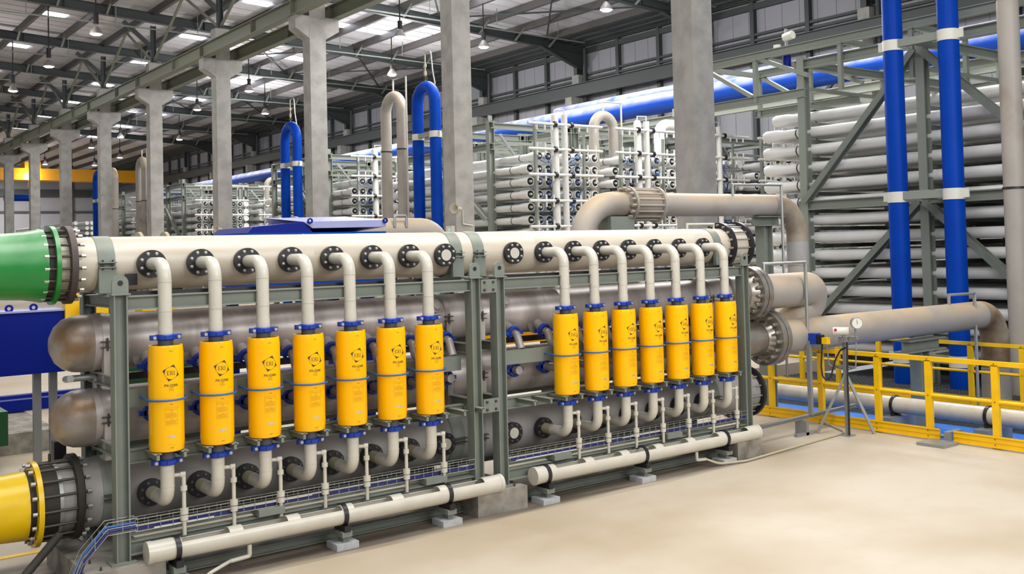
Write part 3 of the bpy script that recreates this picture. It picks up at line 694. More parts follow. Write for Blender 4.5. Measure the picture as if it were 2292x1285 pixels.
# grooved coupling
def coupling(mb, c, ax, r, h, w_=.05):
    ax = Vector(ax); mb.lathe(Vector(c)-ax*h/2, ax, [(0, r), (0, r+.02), (h*.15, r+.026), (h*.85, r+.026), (h, r+.02), (h, r)], 24, True); return mb
def ports(x, unit):
    cz = 1.85
    p = P('side_port', MB().cyl((x, SY-.2, 1.87), (x, 9.42, 1.8), .055).ring((x, SY-SR+.05, 1.865), (0, -1, -.2), .05, .12, .012), 'steel', tu)
    c_ = coupling(MB(), (x, 9.4, 1.79), (0, -.96, -.28), .055, .05); c_.bar((x-.12, 9.4, 1.79), (x+.12, 9.4, 1.79), .05, .04); P('coupling', c_, 'blue', p)
    P('elbow', MB().tube([(x, 9.42, 1.8), (x, 9.33, 1.77), (x+.0, 9.28, 1.66), (x, 9.1 if unit else 9.26, 1.62)], .045, R=.04, n=14), 'steel', p)
    p = P('side_port', MB().cyl((x, SY-.2, 1.38), (x, 9.44, 1.38), .055).ring((x, SY-SR+.03, 1.38), (0, -1, 0), .05, .12, .012), 'steel', tl)
    c_ = coupling(MB(), (x, 9.4, 1.38), (0, 1, 0), .055, .05); c_.bar((x-.11, 9.4, 1.38), (x+.11, 9.4, 1.38), .05, .04); P('coupling', c_, 'blue', p)
    P('nipple', MB().cyl((x, 9.42, 1.38), (x, 9.12 if unit else 9.3, 1.38), .045), 'steel', p)
for x in XS: ports(x, True)
for x in (5.72, 6.6): ports(x, False)

# the yellow canister
CR = .142
def wrap(u, z, r=CR+.0012): a = u/CR; return (r*math.sin(a), -r*math.cos(a), z)
def wpoly(mb, pts):
    mb.add([wrap(u, z) for u, z in pts], [tuple(range(len(pts)))])
def wrect(mb, u0, u1, z0, z1):
    n = max(1, int(abs(u1-u0)/.012)); vs = []
    for i in range(n+1): u = u0+(u1-u0)*i/n; vs += [wrap(u, z0), wrap(u, z1)]
    mb.add(vs, [(2*i, 2*i+2, 2*i+3, 2*i+1) for i in range(n)])
def wstroke(mb, a, b, w_):
    (x0, z0), (x1, z1) = a, b; L = math.hypot(x1-x0, z1-z0); nx, nz = -(z1-z0)/L*w_/2, (x1-x0)/L*w_/2
    wpoly(mb, [(x0+nx, z0+nz), (x1+nx, z1+nz), (x1-nx, z1-nz), (x0-nx, z0-nz)])
def wtext(s, size, u0, z0, bold=0.):
    cu = bpy.data.curves.new('t', 'FONT'); cu.body = s; cu.size = size; cu.align_x = 'CENTER'; cu.offset = bold; cu.resolution_u = 3
    ob = bpy.data.objects.new('t', cu); COL.objects.link(ob); bpy.context.view_layer.update()
    me = bpy.data.meshes.new_from_object(ob); mb = MB()
    mb.add([wrap(u0+v.co.x, z0+v.co.y) for v in me.vertices], [tuple(p.vertices) for p in me.polygons])
    bpy.data.objects.remove(ob); bpy.data.curves.remove(cu); bpy.data.meshes.remove(me); return mb
def canister():
    o = T('pressure_exchanger', 'x', 'canister', (0, 0, 0), 'yellow pressure exchanger canisters')
    Z0, Z1 = 1.107, 1.993
    P('housing', MB().lathe((0, 0, Z0), (0, 0, 1), [(.012, 0), (.012, .09), (0, .1), (0, .13), (.006, .137), (.06, CR), (.825, CR), (.872, .1375), (.886, .135), (.886, .118), (.86, .112), (.86, 0)], 44), 'yellow', o)
    P('end_plug', MB().cyl((0, 0, Z0+.855), (0, 0, Z0+.872), .113, n=28), 'rubber', o)
    P('port', MB().cyl((0, 0, Z1-.03), (0, 0, 2.07), .062), 'darkgrey', o); P('port', MB().cyl((0, 0, 1.0), (0, 0, Z0+.02), .062), 'darkgrey', o)
    for z in (2.058, 1.01):
        mb = coupling(MB(), (0, 0, z), (0, 0, 1), .056, .048)
        for a in (-1, 1): mb.box((a*.095, -.005, z), (.06, .05, .042))
        mb.box((0, -.085, z), (.05, .012, .03))
        c = P('coupling', mb, 'blue', o)
        for a in (-1, 1): P('bolt', MB().cyl((a*.1, .03, z), (a*.1, -.048, z), .0145, n=10), 'bolt', c)
    # u-bolt
    pts = [(-.16, .24, 1.555)]+[(-.16, .02, 1.545)]+[(.16*math.cos(t), .16*math.sin(t), 1.54) for t in [PI+PI*i/14 for i in range(15)]]+[(.16, .02, 1.545), (.16, .24, 1.555)]
    P('u_bolt', MB().tube(pts, .0085, n=10), 'rodblue', o)
    # logo: ring of four dark corner shards round serif letters
    z0 = 1.765; g = MB(); Rr = .052
    for k in range(4):
        a0 = k*PI/2+1.2; seg = 8
        wpoly(g, [(Rr*math.cos(a0+t), z0+Rr*math.sin(a0+t)) for t in [-.66+1.32*i/seg for i in range(seg+1)]]+[(Rr*1.02*math.cos(a0+.68), z0+Rr*1.02*math.sin(a0+.68)), (Rr*1.4*math.cos(a0+.06), z0+Rr*1.4*math.sin(a0+.06))])
    for i in range(32):
        a, b = 2*PI*i/32, 2*PI*(i+1)/32
        wpoly(g, [(Rr*math.cos(a), z0+Rr*math.sin(a)), (Rr*math.cos(b), z0+Rr*math.sin(b)), ((Rr+.0022)*math.cos(b), z0+(Rr+.0022)*math.sin(b)), ((Rr+.0022)*math.cos(a), z0+(Rr+.0022)*math.sin(a))])
    P('emblem', g, 'ylettr', o)
    g = MB(); h = .034; b = z0-h/2
    def ser(u, z, l=.0075): wrect(g, u-l, u+l, z-.0012, z+.0012)
    wrect(g, -.032, -.0275, b, b+h); wrect(g, -.034, -.014, b, b+.0025); wrect(g, -.034, -.014, b+h-.0025, b+h); wrect(g, -.03, -.018, b+h/2-.0012, b+h/2+.0012)
    wrect(g, -.0165, -.0145, b, b+.009); wrect(g, -.0165, -.0145, b+h-.009, b+h)
    wrect(g, -.006, -.0015, b, b+h); ser(-.0037, b+.0012, .006); ser(-.0037, b+h-.0012, .006)
    arc = [(.001+.0095*math.sin(t), b+h*.74+.0088*math.cos(t)) for t in [PI*i/8 for i in range(9)]]
    for i in range(8): wstroke(g, arc[i], arc[i+1], .0035)
    wstroke(g, (.003, b+h*.49), (.0135, b+.001), .0042); ser(.0145, b+.0012, .004)
    wrect(g, .0225, .027, b, b+h); ser(.0248, b+.0012, .006); ser(.0248, b+h-.0012, .006)
    P('logo_letters', g, 'ylettr', o)
    P('model_number', wtext('PX-Q300', .029, 0, 1.652, .0006), 'ylettr', o)
    g = MB()
    for i in range(4): wrect(g, -.022+.003*(i % 2), .022-.003*(i % 2), 1.64-i*.008, 1.6425-i*.008)
    rnd = random.Random(3)
    for i in range(15):
        if i in (2, 9): continue
        zz = 1.46-i*.0085
        if i in (1, 3, 10): wrect(g, -.012, .012, zz, zz+.003)
        else: wrect(g, -.045, .045-rnd.choice((0, 0, .01)), zz, zz+.0024)
    for (a, b_, c, d) in ((-.052, .052, 1.476, 1.4775), (-.052, .052, 1.33, 1.3315), (-.052, -.0505, 1.33, 1.477), (.0505, .052, 1.33, 1.477)): wrect(g, a, b_, c, d)
    for z in (1.945, 1.14, 1.5): wrect(g, -.014, .014, z, z+.006)
    P('instruction_label', g, 'yfaint', o)
    mb = MB(); wrect(mb, -.028, .032, 1.226, 1.244); P('serial_plate', mb, 'silver', o)
    return o
cn = canister()
# upper feed elbow and lower discharge elbow
def pipeset():
    a = T('feed_pipe', 'x', 'pipe', (0, 0, 0), 'ivory feed pipes above the canisters')
    yy = -.005
    mb = MB().tube([(0, .345, HZ-.01), (0, 0, HZ-.01), (0, 0, 2.062)], .056, R=.135, n=24, seg=12)
    P('elbow_pipe', mb, 'pvc', a)
    for z in (2.525, 2.275): P('joint_ring', MB().ring((0, 0, z), (0, 0, 1), .05, .0585, .006, 28), 'pvc', a)
    P('socket', MB().ring((0, 0, 2.082), (0, 0, 1), .05, .0595, .075, 28), 'pvc', a)
    b = T('discharge_pipe', 'x', 'pipe', (0, 0, 0), 'ivory discharge pipes below the canisters')
    P('elbow_pipe', MB().tube([(0, 0, 1.005), (0, 0, .675), (0, .3, .675)], .056, R=.115, n=24, seg=12), 'pvc', b)
    P('joint_ring', MB().ring((0, 0, .8), (0, 0, 1), .05, .0585, .006, 28).ring((0, 0, .93), (0, 0, 1), .05, .0585, .006, 28), 'pvc', b)
    P('reducer', MB().cyl((0, .28, .675), (0, .435, .675), .058, n=24), 'pvc_old', b)
    P('sample_tube', MB().tube([(.04, 0, .885), (.125, -.03, .885), (.125, -.03, .375)], .017, R=.02, n=12).cyl((.1, -.02, .885), (.14, -.03, .885), .024), 'pvc', b)
    P('union', MB().cyl((.125, -.03, .75), (.125, -.03, .79), .028, n=12), 'pvc', b)
    P('union', MB().cyl((.125, -.03, .5), (.125, -.03, .545), .033, n=12).cyl((.125, -.03, .552), (.125, -.03, .6), .035, n=12), 'pvc', b)
    return a, b
fp, dp = pipeset()
for i, x in enumerate(XS):
    a, b, c = (cn, fp, dp) if i == 0 else (copy_tree(cn), copy_tree(fp), copy_tree(dp))
    side = 'left' if i < 7 else 'right'; k = ORD[i % 7]
    for q in (a, b, c): q.location = (x, 9.0, 0)
    a['label'] = '%s yellow canister from the left in the %s half of the rack' % (k, side)
    b['label'] = 'ivory feed elbow above the %s canister of the %s half' % (k, side)
    c['label'] = 'ivory outlet elbow under the %s canister of the %s half' % (k, side)
# header end couplings
def studs(parent, xa, xb, yc, zc, R, n, r, m='boltd', nuts=True, bx=None):
    for a, b in circ(n, R, .1):
        q = P('stud', MB().cyl((xa, yc+a, zc+b), (xb, yc+a, zc+b), r, n=8), m, parent)
        P('nut', MB().cyl((xa-.012, yc+a, zc+b), (xa+.022, yc+a, zc+b), r*1.5, n=6).cyl((xb-.022, yc+a, zc+b), (xb+.012, yc+a, zc+b), r*1.5, n=6), 'bolt', q)
t = T('green_pipe', 'glossy green painted pipe entering from the left edge', 'pipe', (1.2, HYc, HZ-.28))
P('barrel', MB().lathe((.2, HYc, HZ), (1, 0, 0), [(0, 0), (0, .275), (1.3, .27), (1.55, .285), (1.68, .31), (1.7, .31), (1.7, 0)], 48), 'green', t)
P('flange', MB().ring((1.955, HYc, HZ), (1, 0, 0), .24, .335, .035, 48), 'green', t)
P('hub', MB().cyl((1.88, HYc, HZ), (1.96, HYc, HZ), .285, n=40), 'rubber', t)
t = T('bolted_joint', 'dark bolted joint between the green pipe and the cream header', 'coupling', (2.03, HYc, HZ-.33))
P('ring_flange', MB().ring((2.07, HYc, HZ), (1, 0, 0), .235, .335, .05, 48), 'brown', t); P('sleeve', MB().cyl((1.98, HYc, HZ), (2.14, HYc, HZ), .25, n=40), 'cream', t)
studs(t, 1.88, 2.17, HYc, HZ, .298, 18, .011)
t = T('yellow_pipe', 'glossy yellow painted pipe entering from the lower left edge', 'pipe', (1.2, LYc, LZ-.3))
P('barrel', MB().lathe((.2, LYc, LZ-.03), (1, 0, 0), [(0, 0), (0, .275), (1.3, .275), (1.58, .29), (1.6, 0)], 48), 'gyellow', t)
P('flange', MB().ring((1.83, LYc, LZ-.03), (1, 0, 0), .25, .36, .04, 48), 'gyellow', t)
t = T('expansion_joint', 'black rubber expansion joint with long tie rods beside the yellow pipe', 'coupling', (1.98, LYc, LZ-.36))
P('rubber_sleeve', MB().lathe((1.78, LYc, LZ-.02), (1, 0, 0), [(0, 0), (0, .28), (.08, .28), (.1, .3), (.24, .3), (.25, .29), (.25, 0)], 44), 'rubber', t)
P('clamp_band', MB().ring((2.0, LYc, LZ-.02), (1, 0, 0), .28, .305, .03, 44), 'galv', t); P('spacer', MB().cyl((2.02, LYc, LZ-.01), (2.14, LYc, LZ-.01), .288, n=44), 'frp', t)
P('ring_flange', MB().ring((2.13, LYc, LZ-.01), (1, 0, 0), .28, .365, .05, 48), 'rubber', t)
studs(t, 1.8, 2.23, LYc, LZ-.02, .325, 16, .012)
P('tie_lug', MB().cyl((1.98, LYc, LZ+.31), (1.98, LYc, LZ+.38), .012, n=8), 'boltd', t)
t = T('end_joint', 'black bolted flanges closing the right end of the cream header', 'coupling', (10.4, HYc, HZ-.31))
P('ring_flange', MB().ring((10.17, HYc, HZ), (1, 0, 0), .23, .315, .05, 48), 'black', t); P('sleeve', MB().cyl((10.2, HYc, HZ), (10.55, HYc, HZ), .262, n=40), 'cream', t)
P('ring_flange', MB().ring((10.5, HYc, HZ), (1, 0, 0), .23, .325, .05, 48), 'black', t)
studs(t, 10.14, 10.57, HYc, HZ, .285, 16, .011, 'galv')
t = T('end_joint', 'black bolted flanges closing the right end of the grey bottom header', 'coupling', (10.7, LYc, LZ-.36))
P('ring_flange', MB().ring((10.5, LYc, LZ-.04), (1, 0, 0), .24, .34, .05, 48), 'black', t); P('sleeve', MB().cyl((10.5, LYc, LZ-.04), (10.85, LYc, LZ-.04), .28, n=40), 'frp', t)
P('ring_flange', MB().ring((10.82, LYc, LZ-.04), (1, 0, 0), .24, .35, .05, 48), 'black', t)
studs(t, 10.47, 10.9, LYc, LZ-.04, .305, 14, .012, 'galv')
# big steel flange pairs on the stainless headers
def flange_pair(x, z, lab, R=.375, r=.25):
    t = T('bolted_flange', lab, 'flange', (x, 9.7, z-R), 'large steel flanges')
    P('left_flange', MB().lathe((x, 9.7, z), (1, 0, 0), [(-.12, 0), (-.12, r), (-.03, r+.03), (0, r+.05), (0, R), (.085, R), (.085, 0)], 48), 'flange', t)
    P('gasket', MB().cyl((x+.085, 9.7, z), (x+.1, 9.7, z), R*.97, n=48), 'black', t)
    P('right_flange', MB().lathe((x+.1, 9.7, z), (1, 0, 0), [(0, 0), (0, R), (.09, R), (.09, r+.05), (.14, r+.02), (.14, 0)], 48), 'flange', t)
    for a, b in circ(16, R-.065, .1):
        inst('bolt', BOLT_XF, (x-.0, 9.7+a, z+b), t)
        inst('nut', BOLT_XR, (x+.19, 9.7+a, z+b), t)
flange_pair(10.75, 2.02, 'big bolted steel flange at the right end of the upper stainless header')
flange_pair(11.1, 1.37, 'big bolted steel flange at the right end of the lower stainless header', .385, .2)
P('reducer', MB().cyl((10.4, 9.7, 1.37), (11.02, 9.7, 1.37), .205, n=40).ring((10.98, 9.7, 1.37), (1, 0, 0), .2, .215, .02, 40), 'flange', tl)
P('outlet_spool', MB().cyl((10.3, 9.7, 2.02), (10.7, 9.7, 2.02), .25, n=40), 'flange', tu)
# tan discharge pipes
t = T('tan_bend_pipe', 'short fat tan pipe turning back on itself right of the upper steel flange', 'pipe', (11.8, 9.7, 1.75))
P('barrel', MB().tube([(10.9, 9.7, 2.02), (12.75, 9.78, 2.02), (11.8, 10.0, 1.38)], .25, R=.2, n=36, seg=14), 'tan', t)
P('vent_pipe', MB().tube([(11.05, 9.6, 2.25), (11.05, 9.6, 2.42), (11.78, 9.45, 2.42), (11.78, 9.45, .3)], .022, n=8), 'galv', t)
t = T('tan_discharge_pipe', 'long fat tan pipe crossing above the yellow railing to a downward elbow', 'pipe', (14, 9.66, 1.1))
P('barrel', MB().tube([(11.2, 9.66, 1.37), (17.25, 9.66, 1.35), (17.25, 9.66, -.4)], .238, R=.5, n=36, seg=14), 'tan', t)
P('stained_elbow', MB().tube([(16.72, 9.66, 1.3502), (17.25, 9.66, 1.35), (17.25, 9.66, .4)], .242, R=.5, n=36, seg=14), 'tanst', t)
P('lower_socket', MB().cyl((17.25, 9.66, -.4), (17.25, 9.66, .38), .25, n=36), 'frp', t)
P('vent_pipe', MB().tube([(15.75, 9.62, 1.55), (15.75, 9.62, 1.75), (16.35, 9.5, 1.75), (16.35, 9.5, -.35)], .025, n=8), 'galv', t)
t = T('pipe_stand', 'sage steel T-shaped stand under the long tan pipe, in the blue channel', 'stand', (14.9, 9.7, -.35))
P('post', MB().hbeam((14.95, 9.7, -.35), (14.95, 9.7, .88), .22, .24, .02, (1, 0, 0)), 'frame', t); P('head', MB().hbeam((14.4, 9.66, .98), (15.45, 9.66, .98), .3, .2, .02), 'frame', t)
AY, AZ, AR = 11.2, 3.33, .178
t = T('tan_arch_pipe', 'arched dusty tan pipe rising behind the cream header and bending down at the right', 'pipe', (11.5, AY, 0))
P('barrel', MB().tube([(9.08, AY, .6), (9.08, AY, AZ), (13.78, AY, AZ), (13.78, AY, 1.75), (13.78, 14.5, 1.75)], AR, R=.55, n=32, seg=14), 'tan', t)
P('stained_elbow', MB().tube([(13.2, AY, AZ), (13.78, AY, AZ), (13.78, AY, 2.72)], AR+.004, R=.55, n=32, seg=14), 'tanst', t)
P('lower_sleeve', MB().cyl((13.78, AY, 2.32), (13.78, AY, 2.72), .185, n=32), 'frp', t)
P('support_leg', MB().bb(13.7, 13.86, 14.2, 14.4, -.4, 1.6), 'frame', t)
P('vent_pipe', MB().tube([(12.1, AY-.1, AZ+.12), (12.1, AY-.1, AZ+.32), (13.1, AY-.25, AZ+.32), (13.1, AY-.25, .5)], .02, n=8), 'galv', t)
t = T('ribbed_coupling', 'tan dusty coupling with long tie bolts on the arched pipe', 'coupling', (10.2, AY, AZ-.28))
for x in (9.92, 10.48): P('ring_flange', MB().ring((x, AY, AZ), (1, 0, 0), .17, .27, .04, 40), 'tan', t)
P('sleeve', MB().cyl((9.95, AY, AZ), (10.5, AY, AZ), .2, n=32), 'tan', t)
for a, b in circ(16, .235, .1): P('tie_bolt', MB().cyl((9.85, AY+a, AZ+b), (10.56, AY+a, AZ+b), .014, n=8).cyl((9.84, AY+a, AZ+b), (9.91, AY+a, AZ+b), .026, n=6), 'tan', t)
t = T('pipe_stand', 'sage steel stand under the right end of the arched tan pipe', 'stand', (12.9, AY, 0))
P('head', MB().hbeam((12.65, AY, AZ-.26), (13.3, AY, AZ-.26), .3, .16, .015), 'frame', t); P('post', MB().hbeam((12.93, AY, -.35), (12.93, AY, AZ-.34), .2, .2, .02, (1, 0, 0)), 'frame', t)
t = T('pipe_stand', 'sage steel stand under the left bend of the arched tan pipe', 'stand', (9.9, AY, 0))
P('head', MB().bb(9.5, 9.95, AY-.15, AY+.15, AZ-.4, AZ-.18), 'frame', t); P('post', MB().bb(9.65, 9.82, AY-.09, AY+.09, 0, AZ-.4), 'frame', t)
t = T('tan_floor_pipe', 'tan pipe showing just above the cream header right of the blue lid', 'pipe', (7, 13.6, 0))
P('barrel', MB().tube([(6.75, 13.9, 0), (6.75, 13.9, 3.04), (8.35, 13.9, 3.04), (8.35, 13.9, 0)], .2, R=.3, n=28), 'tan', t)
P('vent_pipe', MB().tube([(7.5, 13.7, 3.1), (7.5, 13.7, 3.27), (7.7, 13.7, 3.27), (7.7, 13.7, 3.1)], .02, R=.03, n=8), 'galv', t)
t = T('tan_floor_pipe', 'tan flanged pipe barely showing above the left part of the cream header', 'pipe', (4, 13.6, 0))
P('barrel', MB().tube([(3.3, 13.6, 0), (3.3, 13.6, 2.82), (6.35, 13.6, 2.82), (6.35, 13.6, 0)], .19, R=.3, n=28), 'tan', t)
for x in (3.78, 4.1): P('flange', MB().ring((x, 13.6, 2.83), (1, 0, 0), .18, .235, .04, 32), 'tan', t)
for x in (5.6, 5.85): P('flange', MB().ring((x, 13.6, 2.86), (1, 0, 0), .18, .4, .04, 32), 'tan', t)
# header vent at the right end
one('header_vent', MB().tube([(9.6, HYc, HZ+.22), (9.6, HYc, HZ+.3), (10.1, HYc, HZ+.3), (10.1, HYc, HZ+.2)], .014, n=8), 'pvc', 'small white vent pipe on top of the right end of the cream header', 'pipe')
# blue pump enclosure behind the header
t = T('blue_enclosure', 'blue machine enclosure with a dusty sloped lid behind the cream header', 'enclosure', (5.5, 12.4, 0))
P('body', MB().bb(4.55, 6.44, 12, 13.2, 2.35, 3.0), 'pipeblue', t)
g = MB(); y0, y1 = 12., 13.2
g.add([(4.6, y0, 3.0), (4.66, y0, 3.07), (5.3, y0, 3.13), (5.42, y0, 3.0), (4.6, y1, 3.0), (4.66, y1, 3.07), (5.3, y1, 3.13), (5.42, y1, 3.0)], [(0, 1, 2, 3), (7, 6, 5, 4), (0, 4, 5, 1), (1, 5, 6, 2), (2, 6, 7, 3), (3, 7, 4, 0)]); P('lid', g, 'dblue', t)
P('lid', MB().add([(5.3, y0, 3.13), (6.44, y0, 3.15), (6.44, y0, 3.06), (5.42, y0, 3.05), (5.3, y1, 3.22), (6.44, y1, 3.24), (6.44, y1, 3.0), (5.42, y1, 3.0)], [(0, 1, 2, 3), (7, 6, 5, 4), (0, 4, 5, 1), (1, 5, 6, 2), (2, 6, 7, 3), (3, 7, 4, 0)]), 'topblue', t)
for x in (5.38, 6.42): P('lifting_eye', MB().ring((x, y0-.03, 3.14), (0, 1, 0), .018, .035, .02, 16), 'dblue', t)
for x in (4.8, 6.2):
    for y in (12.1, 13.1): P('leg', MB().bb(x-.06, x+.06, y-.06, y+.06, 0, 2.36), 'dblue', t)
# drain gutters
def gutter(x0, x1, lab, bl, dx):
    Y, Z, r = 8.9, .3, .092; n = 28
    t = T('drain_gutter', lab, 'gutter', ((x0+x1)/2, Y, Z-r), 'slotted drain gutters')
    slots = []; L = x1-x0
    k = 6; x = x0+.22
    pitch = (L-.35)/k
    for i in range(k): slots.append((x+i*pitch+.03, x+i*pitch+pitch-.09))
    xs = sorted(set([x0, x1]+[round(a, 4) for s_ in slots for a in s_])); mb = MB()
    def cutf(xm): return any(a < xm < b for a, b in slots)
    rows_ = []
    for xa, xb in zip(xs, xs[1:]):
        cut = cutf((xa+xb)/2)
        for i in range(n):
            a, b = 2*PI*i/n, 2*PI*(i+1)/n; m_ = (a+b)/2
            if cut and abs(((m_-PI/2+PI) % (2*PI))-PI) < .82: continue
            q = []
            for rr in (r, r-.006):
                q += [(xa, Y+rr*math.cos(a), Z+rr*math.sin(a)), (xa, Y+rr*math.cos(b), Z+rr*math.sin(b)), (xb, Y+rr*math.cos(b), Z+rr*math.sin(b)), (xb, Y+rr*math.cos(a), Z+rr*math.sin(a))]
            fs = [(0, 1, 2, 3), (7, 6, 5, 4)]; top = abs(((m_-PI/2+PI) % (2*PI))-PI) < .82
            if cut and not top:
                if abs((((2*PI*(i-.5)/n)-PI/2+PI) % (2*PI))-PI) < .82: fs.append((0, 3, 7, 4))
                if abs((((2*PI*(i+1.5)/n)-PI/2+PI) % (2*PI))-PI) < .82: fs.append((1, 5, 6, 2))
            if top and cutf(xa-.005): fs.append((0, 4, 5, 1))
            if top and cutf(xb+.005): fs.append((3, 2, 6, 7))
            mb.add(q, fs)
    o = P('trough', mb, 'pvc', t, weld=True)
    for x in (x0, x1): P('end_cap', MB().cyl((x-.02, Y, Z), (x+.02, Y, Z), r+.004, n=28), 'pvc', t)
    for i, x in enumerate(bl):
        c = P('clamp', MB().ring((x-.02, Y, Z), (1, 0, 0), r, r+.014, .04, 28).bb(x-.03, x+.03, Y-.11, Y+.11, Z-r-.05, Z-r+.005), 'black', t)
    P('drain_outlet', MB().tube([(dx, Y-.02, Z-r), (dx, Y-.02, Z-r-.1), (dx+(-.17 if x0 < 4 else .15), Y-.02, Z-r-.11)], .02, R=.02, n=10), 'pvc', t)
    for i, x in enumerate(bl):
        s_ = T('gutter_stand', 'small steel stand on a pale concrete block, %s under the %s drain gutter' % (ORD[i], 'left' if x0 < 4 else 'right'), 'stand', (x, 8.9, 0), 'gutter stands')
        P('block', MB().bb(x-.11, x+.11, 8.79, 9.01, 0, .06), 'paleconc', s_)
        P('foot', MB().bb(x-.02, x+.02, 8.85, 8.95, .06, .11), 'frame', s_); P('head', MB().bb(x-.05, x+.05, 8.8, 9.0, .11, .158), 'frame', s_)
    return t
gutter(2.53, 6.02, 'left ivory drain gutter with slots cut in its top', (2.75, 4.26, 5.39), 3.37); gutter(6.48, 10.0, 'right ivory drain gutter with slots cut in its top', (6.62, 8.03, 9.4), 8.9)
# plinths
for (x0, x1, lab) in ((2.05, 2.66, 'left'), (5.74, 6.36, 'middle'), (9.62, 10.06, 'right')):
    p = one('concrete_plinth', MB().bb(x0, x1, 8.87, 10.3, 0, ZB), 'conc_side', 'weathered concrete plinth under the %s end posts of the pipe rack' % lab if lab != 'middle' else 'weathered concrete plinth under the two middle posts of the pipe rack', 'plinth', 'concrete plinths')
    for a, b in ((x0+.12, 8.93), (x1-.12, 8.93), (x0+.1, 9.2), (x1-.1, 9.18)): P('anchor_bolt', MB().cyl((a, b, ZB), (a, b, ZB+.03), .012, .006, n=8), 'boltd', p)
# cable tray along the front
def tray(path, lab, w_=.1, h=.1):
    t = T('cable_tray', lab, 'cable tray', path[0], 'wire cable trays'); g = MB()
    for oy, oz in ((-w_/2, h), (-w_/2, h/2), (-w_/2, 0), (0, 0), (w_/2, 0), (w_/2, h/2), (w_/2, h)):
        g.tube([(p[0]-(oz-h/2)*s_ if s_ else p[0], p[1]+oy, p[2]+(oz if not s_ else oz*.5)) for p, s_ in zip(path, [0]*len(path))], .0028, n=4)
    for a, b in zip(path, path[1:]):
        A, Bb = Vector(a), Vector(b); L = (Bb-A).length; m_ = max(1, int(L/.1))
        for i in range(m_+1):
            p = A+(Bb-A)*i/m_; g.tube([(p.x, p.y-w_/2, p.z+h), (p.x, p.y-w_/2, p.z), (p.x, p.y+w_/2, p.z), (p.x, p.y+w_/2, p.z+h)], .0022, n=4)
    P('wire_mesh', g, 'wire', t); return t
t = tray([(2.45, 9.02, .475), (5.78, 9.02, .475)], 'wire mesh cable tray along the left half of the rack'); P('cable', MB().bb(2.45, 5.78, 9.005, 9.03, .48, .503), 'cable', t); P('strip', MB().bb(2.6, 3.1, 8.975, 8.985, .475, .487).bb(3.25, 4.0, 8.975, 8.985, .51, .522), 'white2', t)
t = tray([(6.22, 9.02, .475), (9.92, 9.02, .475)], 'wire mesh cable tray along the right half of the rack'); P('cable', MB().bb(6.22, 9.92, 9.005, 9.03, .48, .503), 'cable', t); P('strip', MB().bb(6.3, 7.2, 8.975, 8.985, .475, .487).bb(7.8, 8.4, 8.975, 8.985, .51, .522), 'white2', t)
t = tray([(2.45, 8.96, .5), (2.22, 8.96, .5), (2.03, 8.96, .3), (1.95, 8.96, .12), (1.95, 8.96, -.0)], 'wire cable tray bending down to the floor at the left end of the rack'); P('cable', MB().tube([(2.45, 8.96, .52), (2.24, 8.96, .52), (2.06, 8.96, .32), (1.98, 8.96, .14), (1.98, 8.96, 0)], .013, R=.05, n=8), 'cable', t); P('cable', MB().tube([(2.45, 8.98, .55), (2.22, 8.98, .55), (2.03, 8.98, .34), (1.95, 8.98, .15), (1.95, 8.98, 0)], .009, R=.05, n=8), 'rodblue', t)
for i, x in enumerate((3.6, 5.3, 6.9, 8.6)):
    one('tray_bracket', MB().bb(x-.12, x+.12, 8.93, 9.1, .41, .47), 'frame', 'sage steel bracket under the cable tray, %s from the left' % ORD[i], 'bracket', 'tray brackets')
# long floor rails under the skid
one('floor_rail', MB().hbeam((2.66, 9.2, .05), (5.74, 9.2, .05), .1, .08, .01), 'frame', 'low steel rail on the floor behind the left drain gutter', 'rail'); one('floor_rail', MB().hbeam((6.36, 9.2, .05), (9.6, 9.2, .05), .1, .08, .01), 'frame', 'low steel rail on the floor behind the right drain gutter', 'rail')
one('drain_hose', MB().tube([(3.2, 8.88, .1), (3.0, 8.8, .06), (2.7, 8.5, .02), (2.45, 8.2, .02)], .016, R=.1, n=8), 'pvc', 'pale hose lying on the floor below the left drain gutter', 'hose')
one('drain_hose', MB().tube([(9.05, 8.88, .1), (9.2, 8.8, .03), (9.6, 8.72, .018), (10.8, 8.86, .018), (12.0, 9.0, .018), (12.3, 9.5, .02), (12.42, 9.9, .1)], .015, R=.3, n=8), 'pvc_old', 'pale hose snaking across the beige floor towards the tripod', 'hose')
one('black_drain_pipe', MB().tube([(.9, 9.3, .12), (1.62, 9.3, .13), (1.98, 9.45, .45)], .035, R=.08, n=14), 'rubber', 'black plastic pipe slanting below the yellow pipe', 'pipe')
one('black_post', MB().bb(2.1, 2.2, 10.2, 10.32, 0, 1.1), 'black', 'dark post behind the rubber expansion joint', 'post')
# ------------------------------------------------------------------ right: railings, channel pipe, tripod
def railing(x, y0, y1, z0, posts, lab, gap=None):
    t = T('yellow_railing', lab, 'railing', (x, (y0+y1)/2, z0), 'yellow railings')
    P('top_rail', MB().bb(x-.03, x+.03, y0, y1, z0+1.06, z0+1.12), 'railing', t); P('middle_rail', MB().cyl((x, y0, z0+.6), (x, y1, z0+.6), .027, n=14), 'railing', t)
    ends = [(y0, y1)] if gap is None else [(y0, gap[0]), (gap[1], y1)]
    for a, b in ends: P('kick_board', MB().bb(x-.045, x-.035, a, b, z0+.02, z0+.17).bb(x-.058, x-.03, a, b, z0+.02, z0+.04).bb(x-.058, x-.03, a, b, z0+.15, z0+.17).bb(x-.052, x-.03, a, b, z0+.085, z0+.1), 'railing', t)
    for y in posts:
        p = P('post', MB().bb(x-.03, x+.03, y-.045, y+.045, z0, z0+1.07), 'railing', t)
        for z in (.06, .13, .6, 1.09): P('bolt', MB().cyl((x-.06 if z < .2 else x-.032, y, z0+z), (x-.066 if z < .2 else x-.038, y, z0+z), .008, n=6), 'boltd', p)
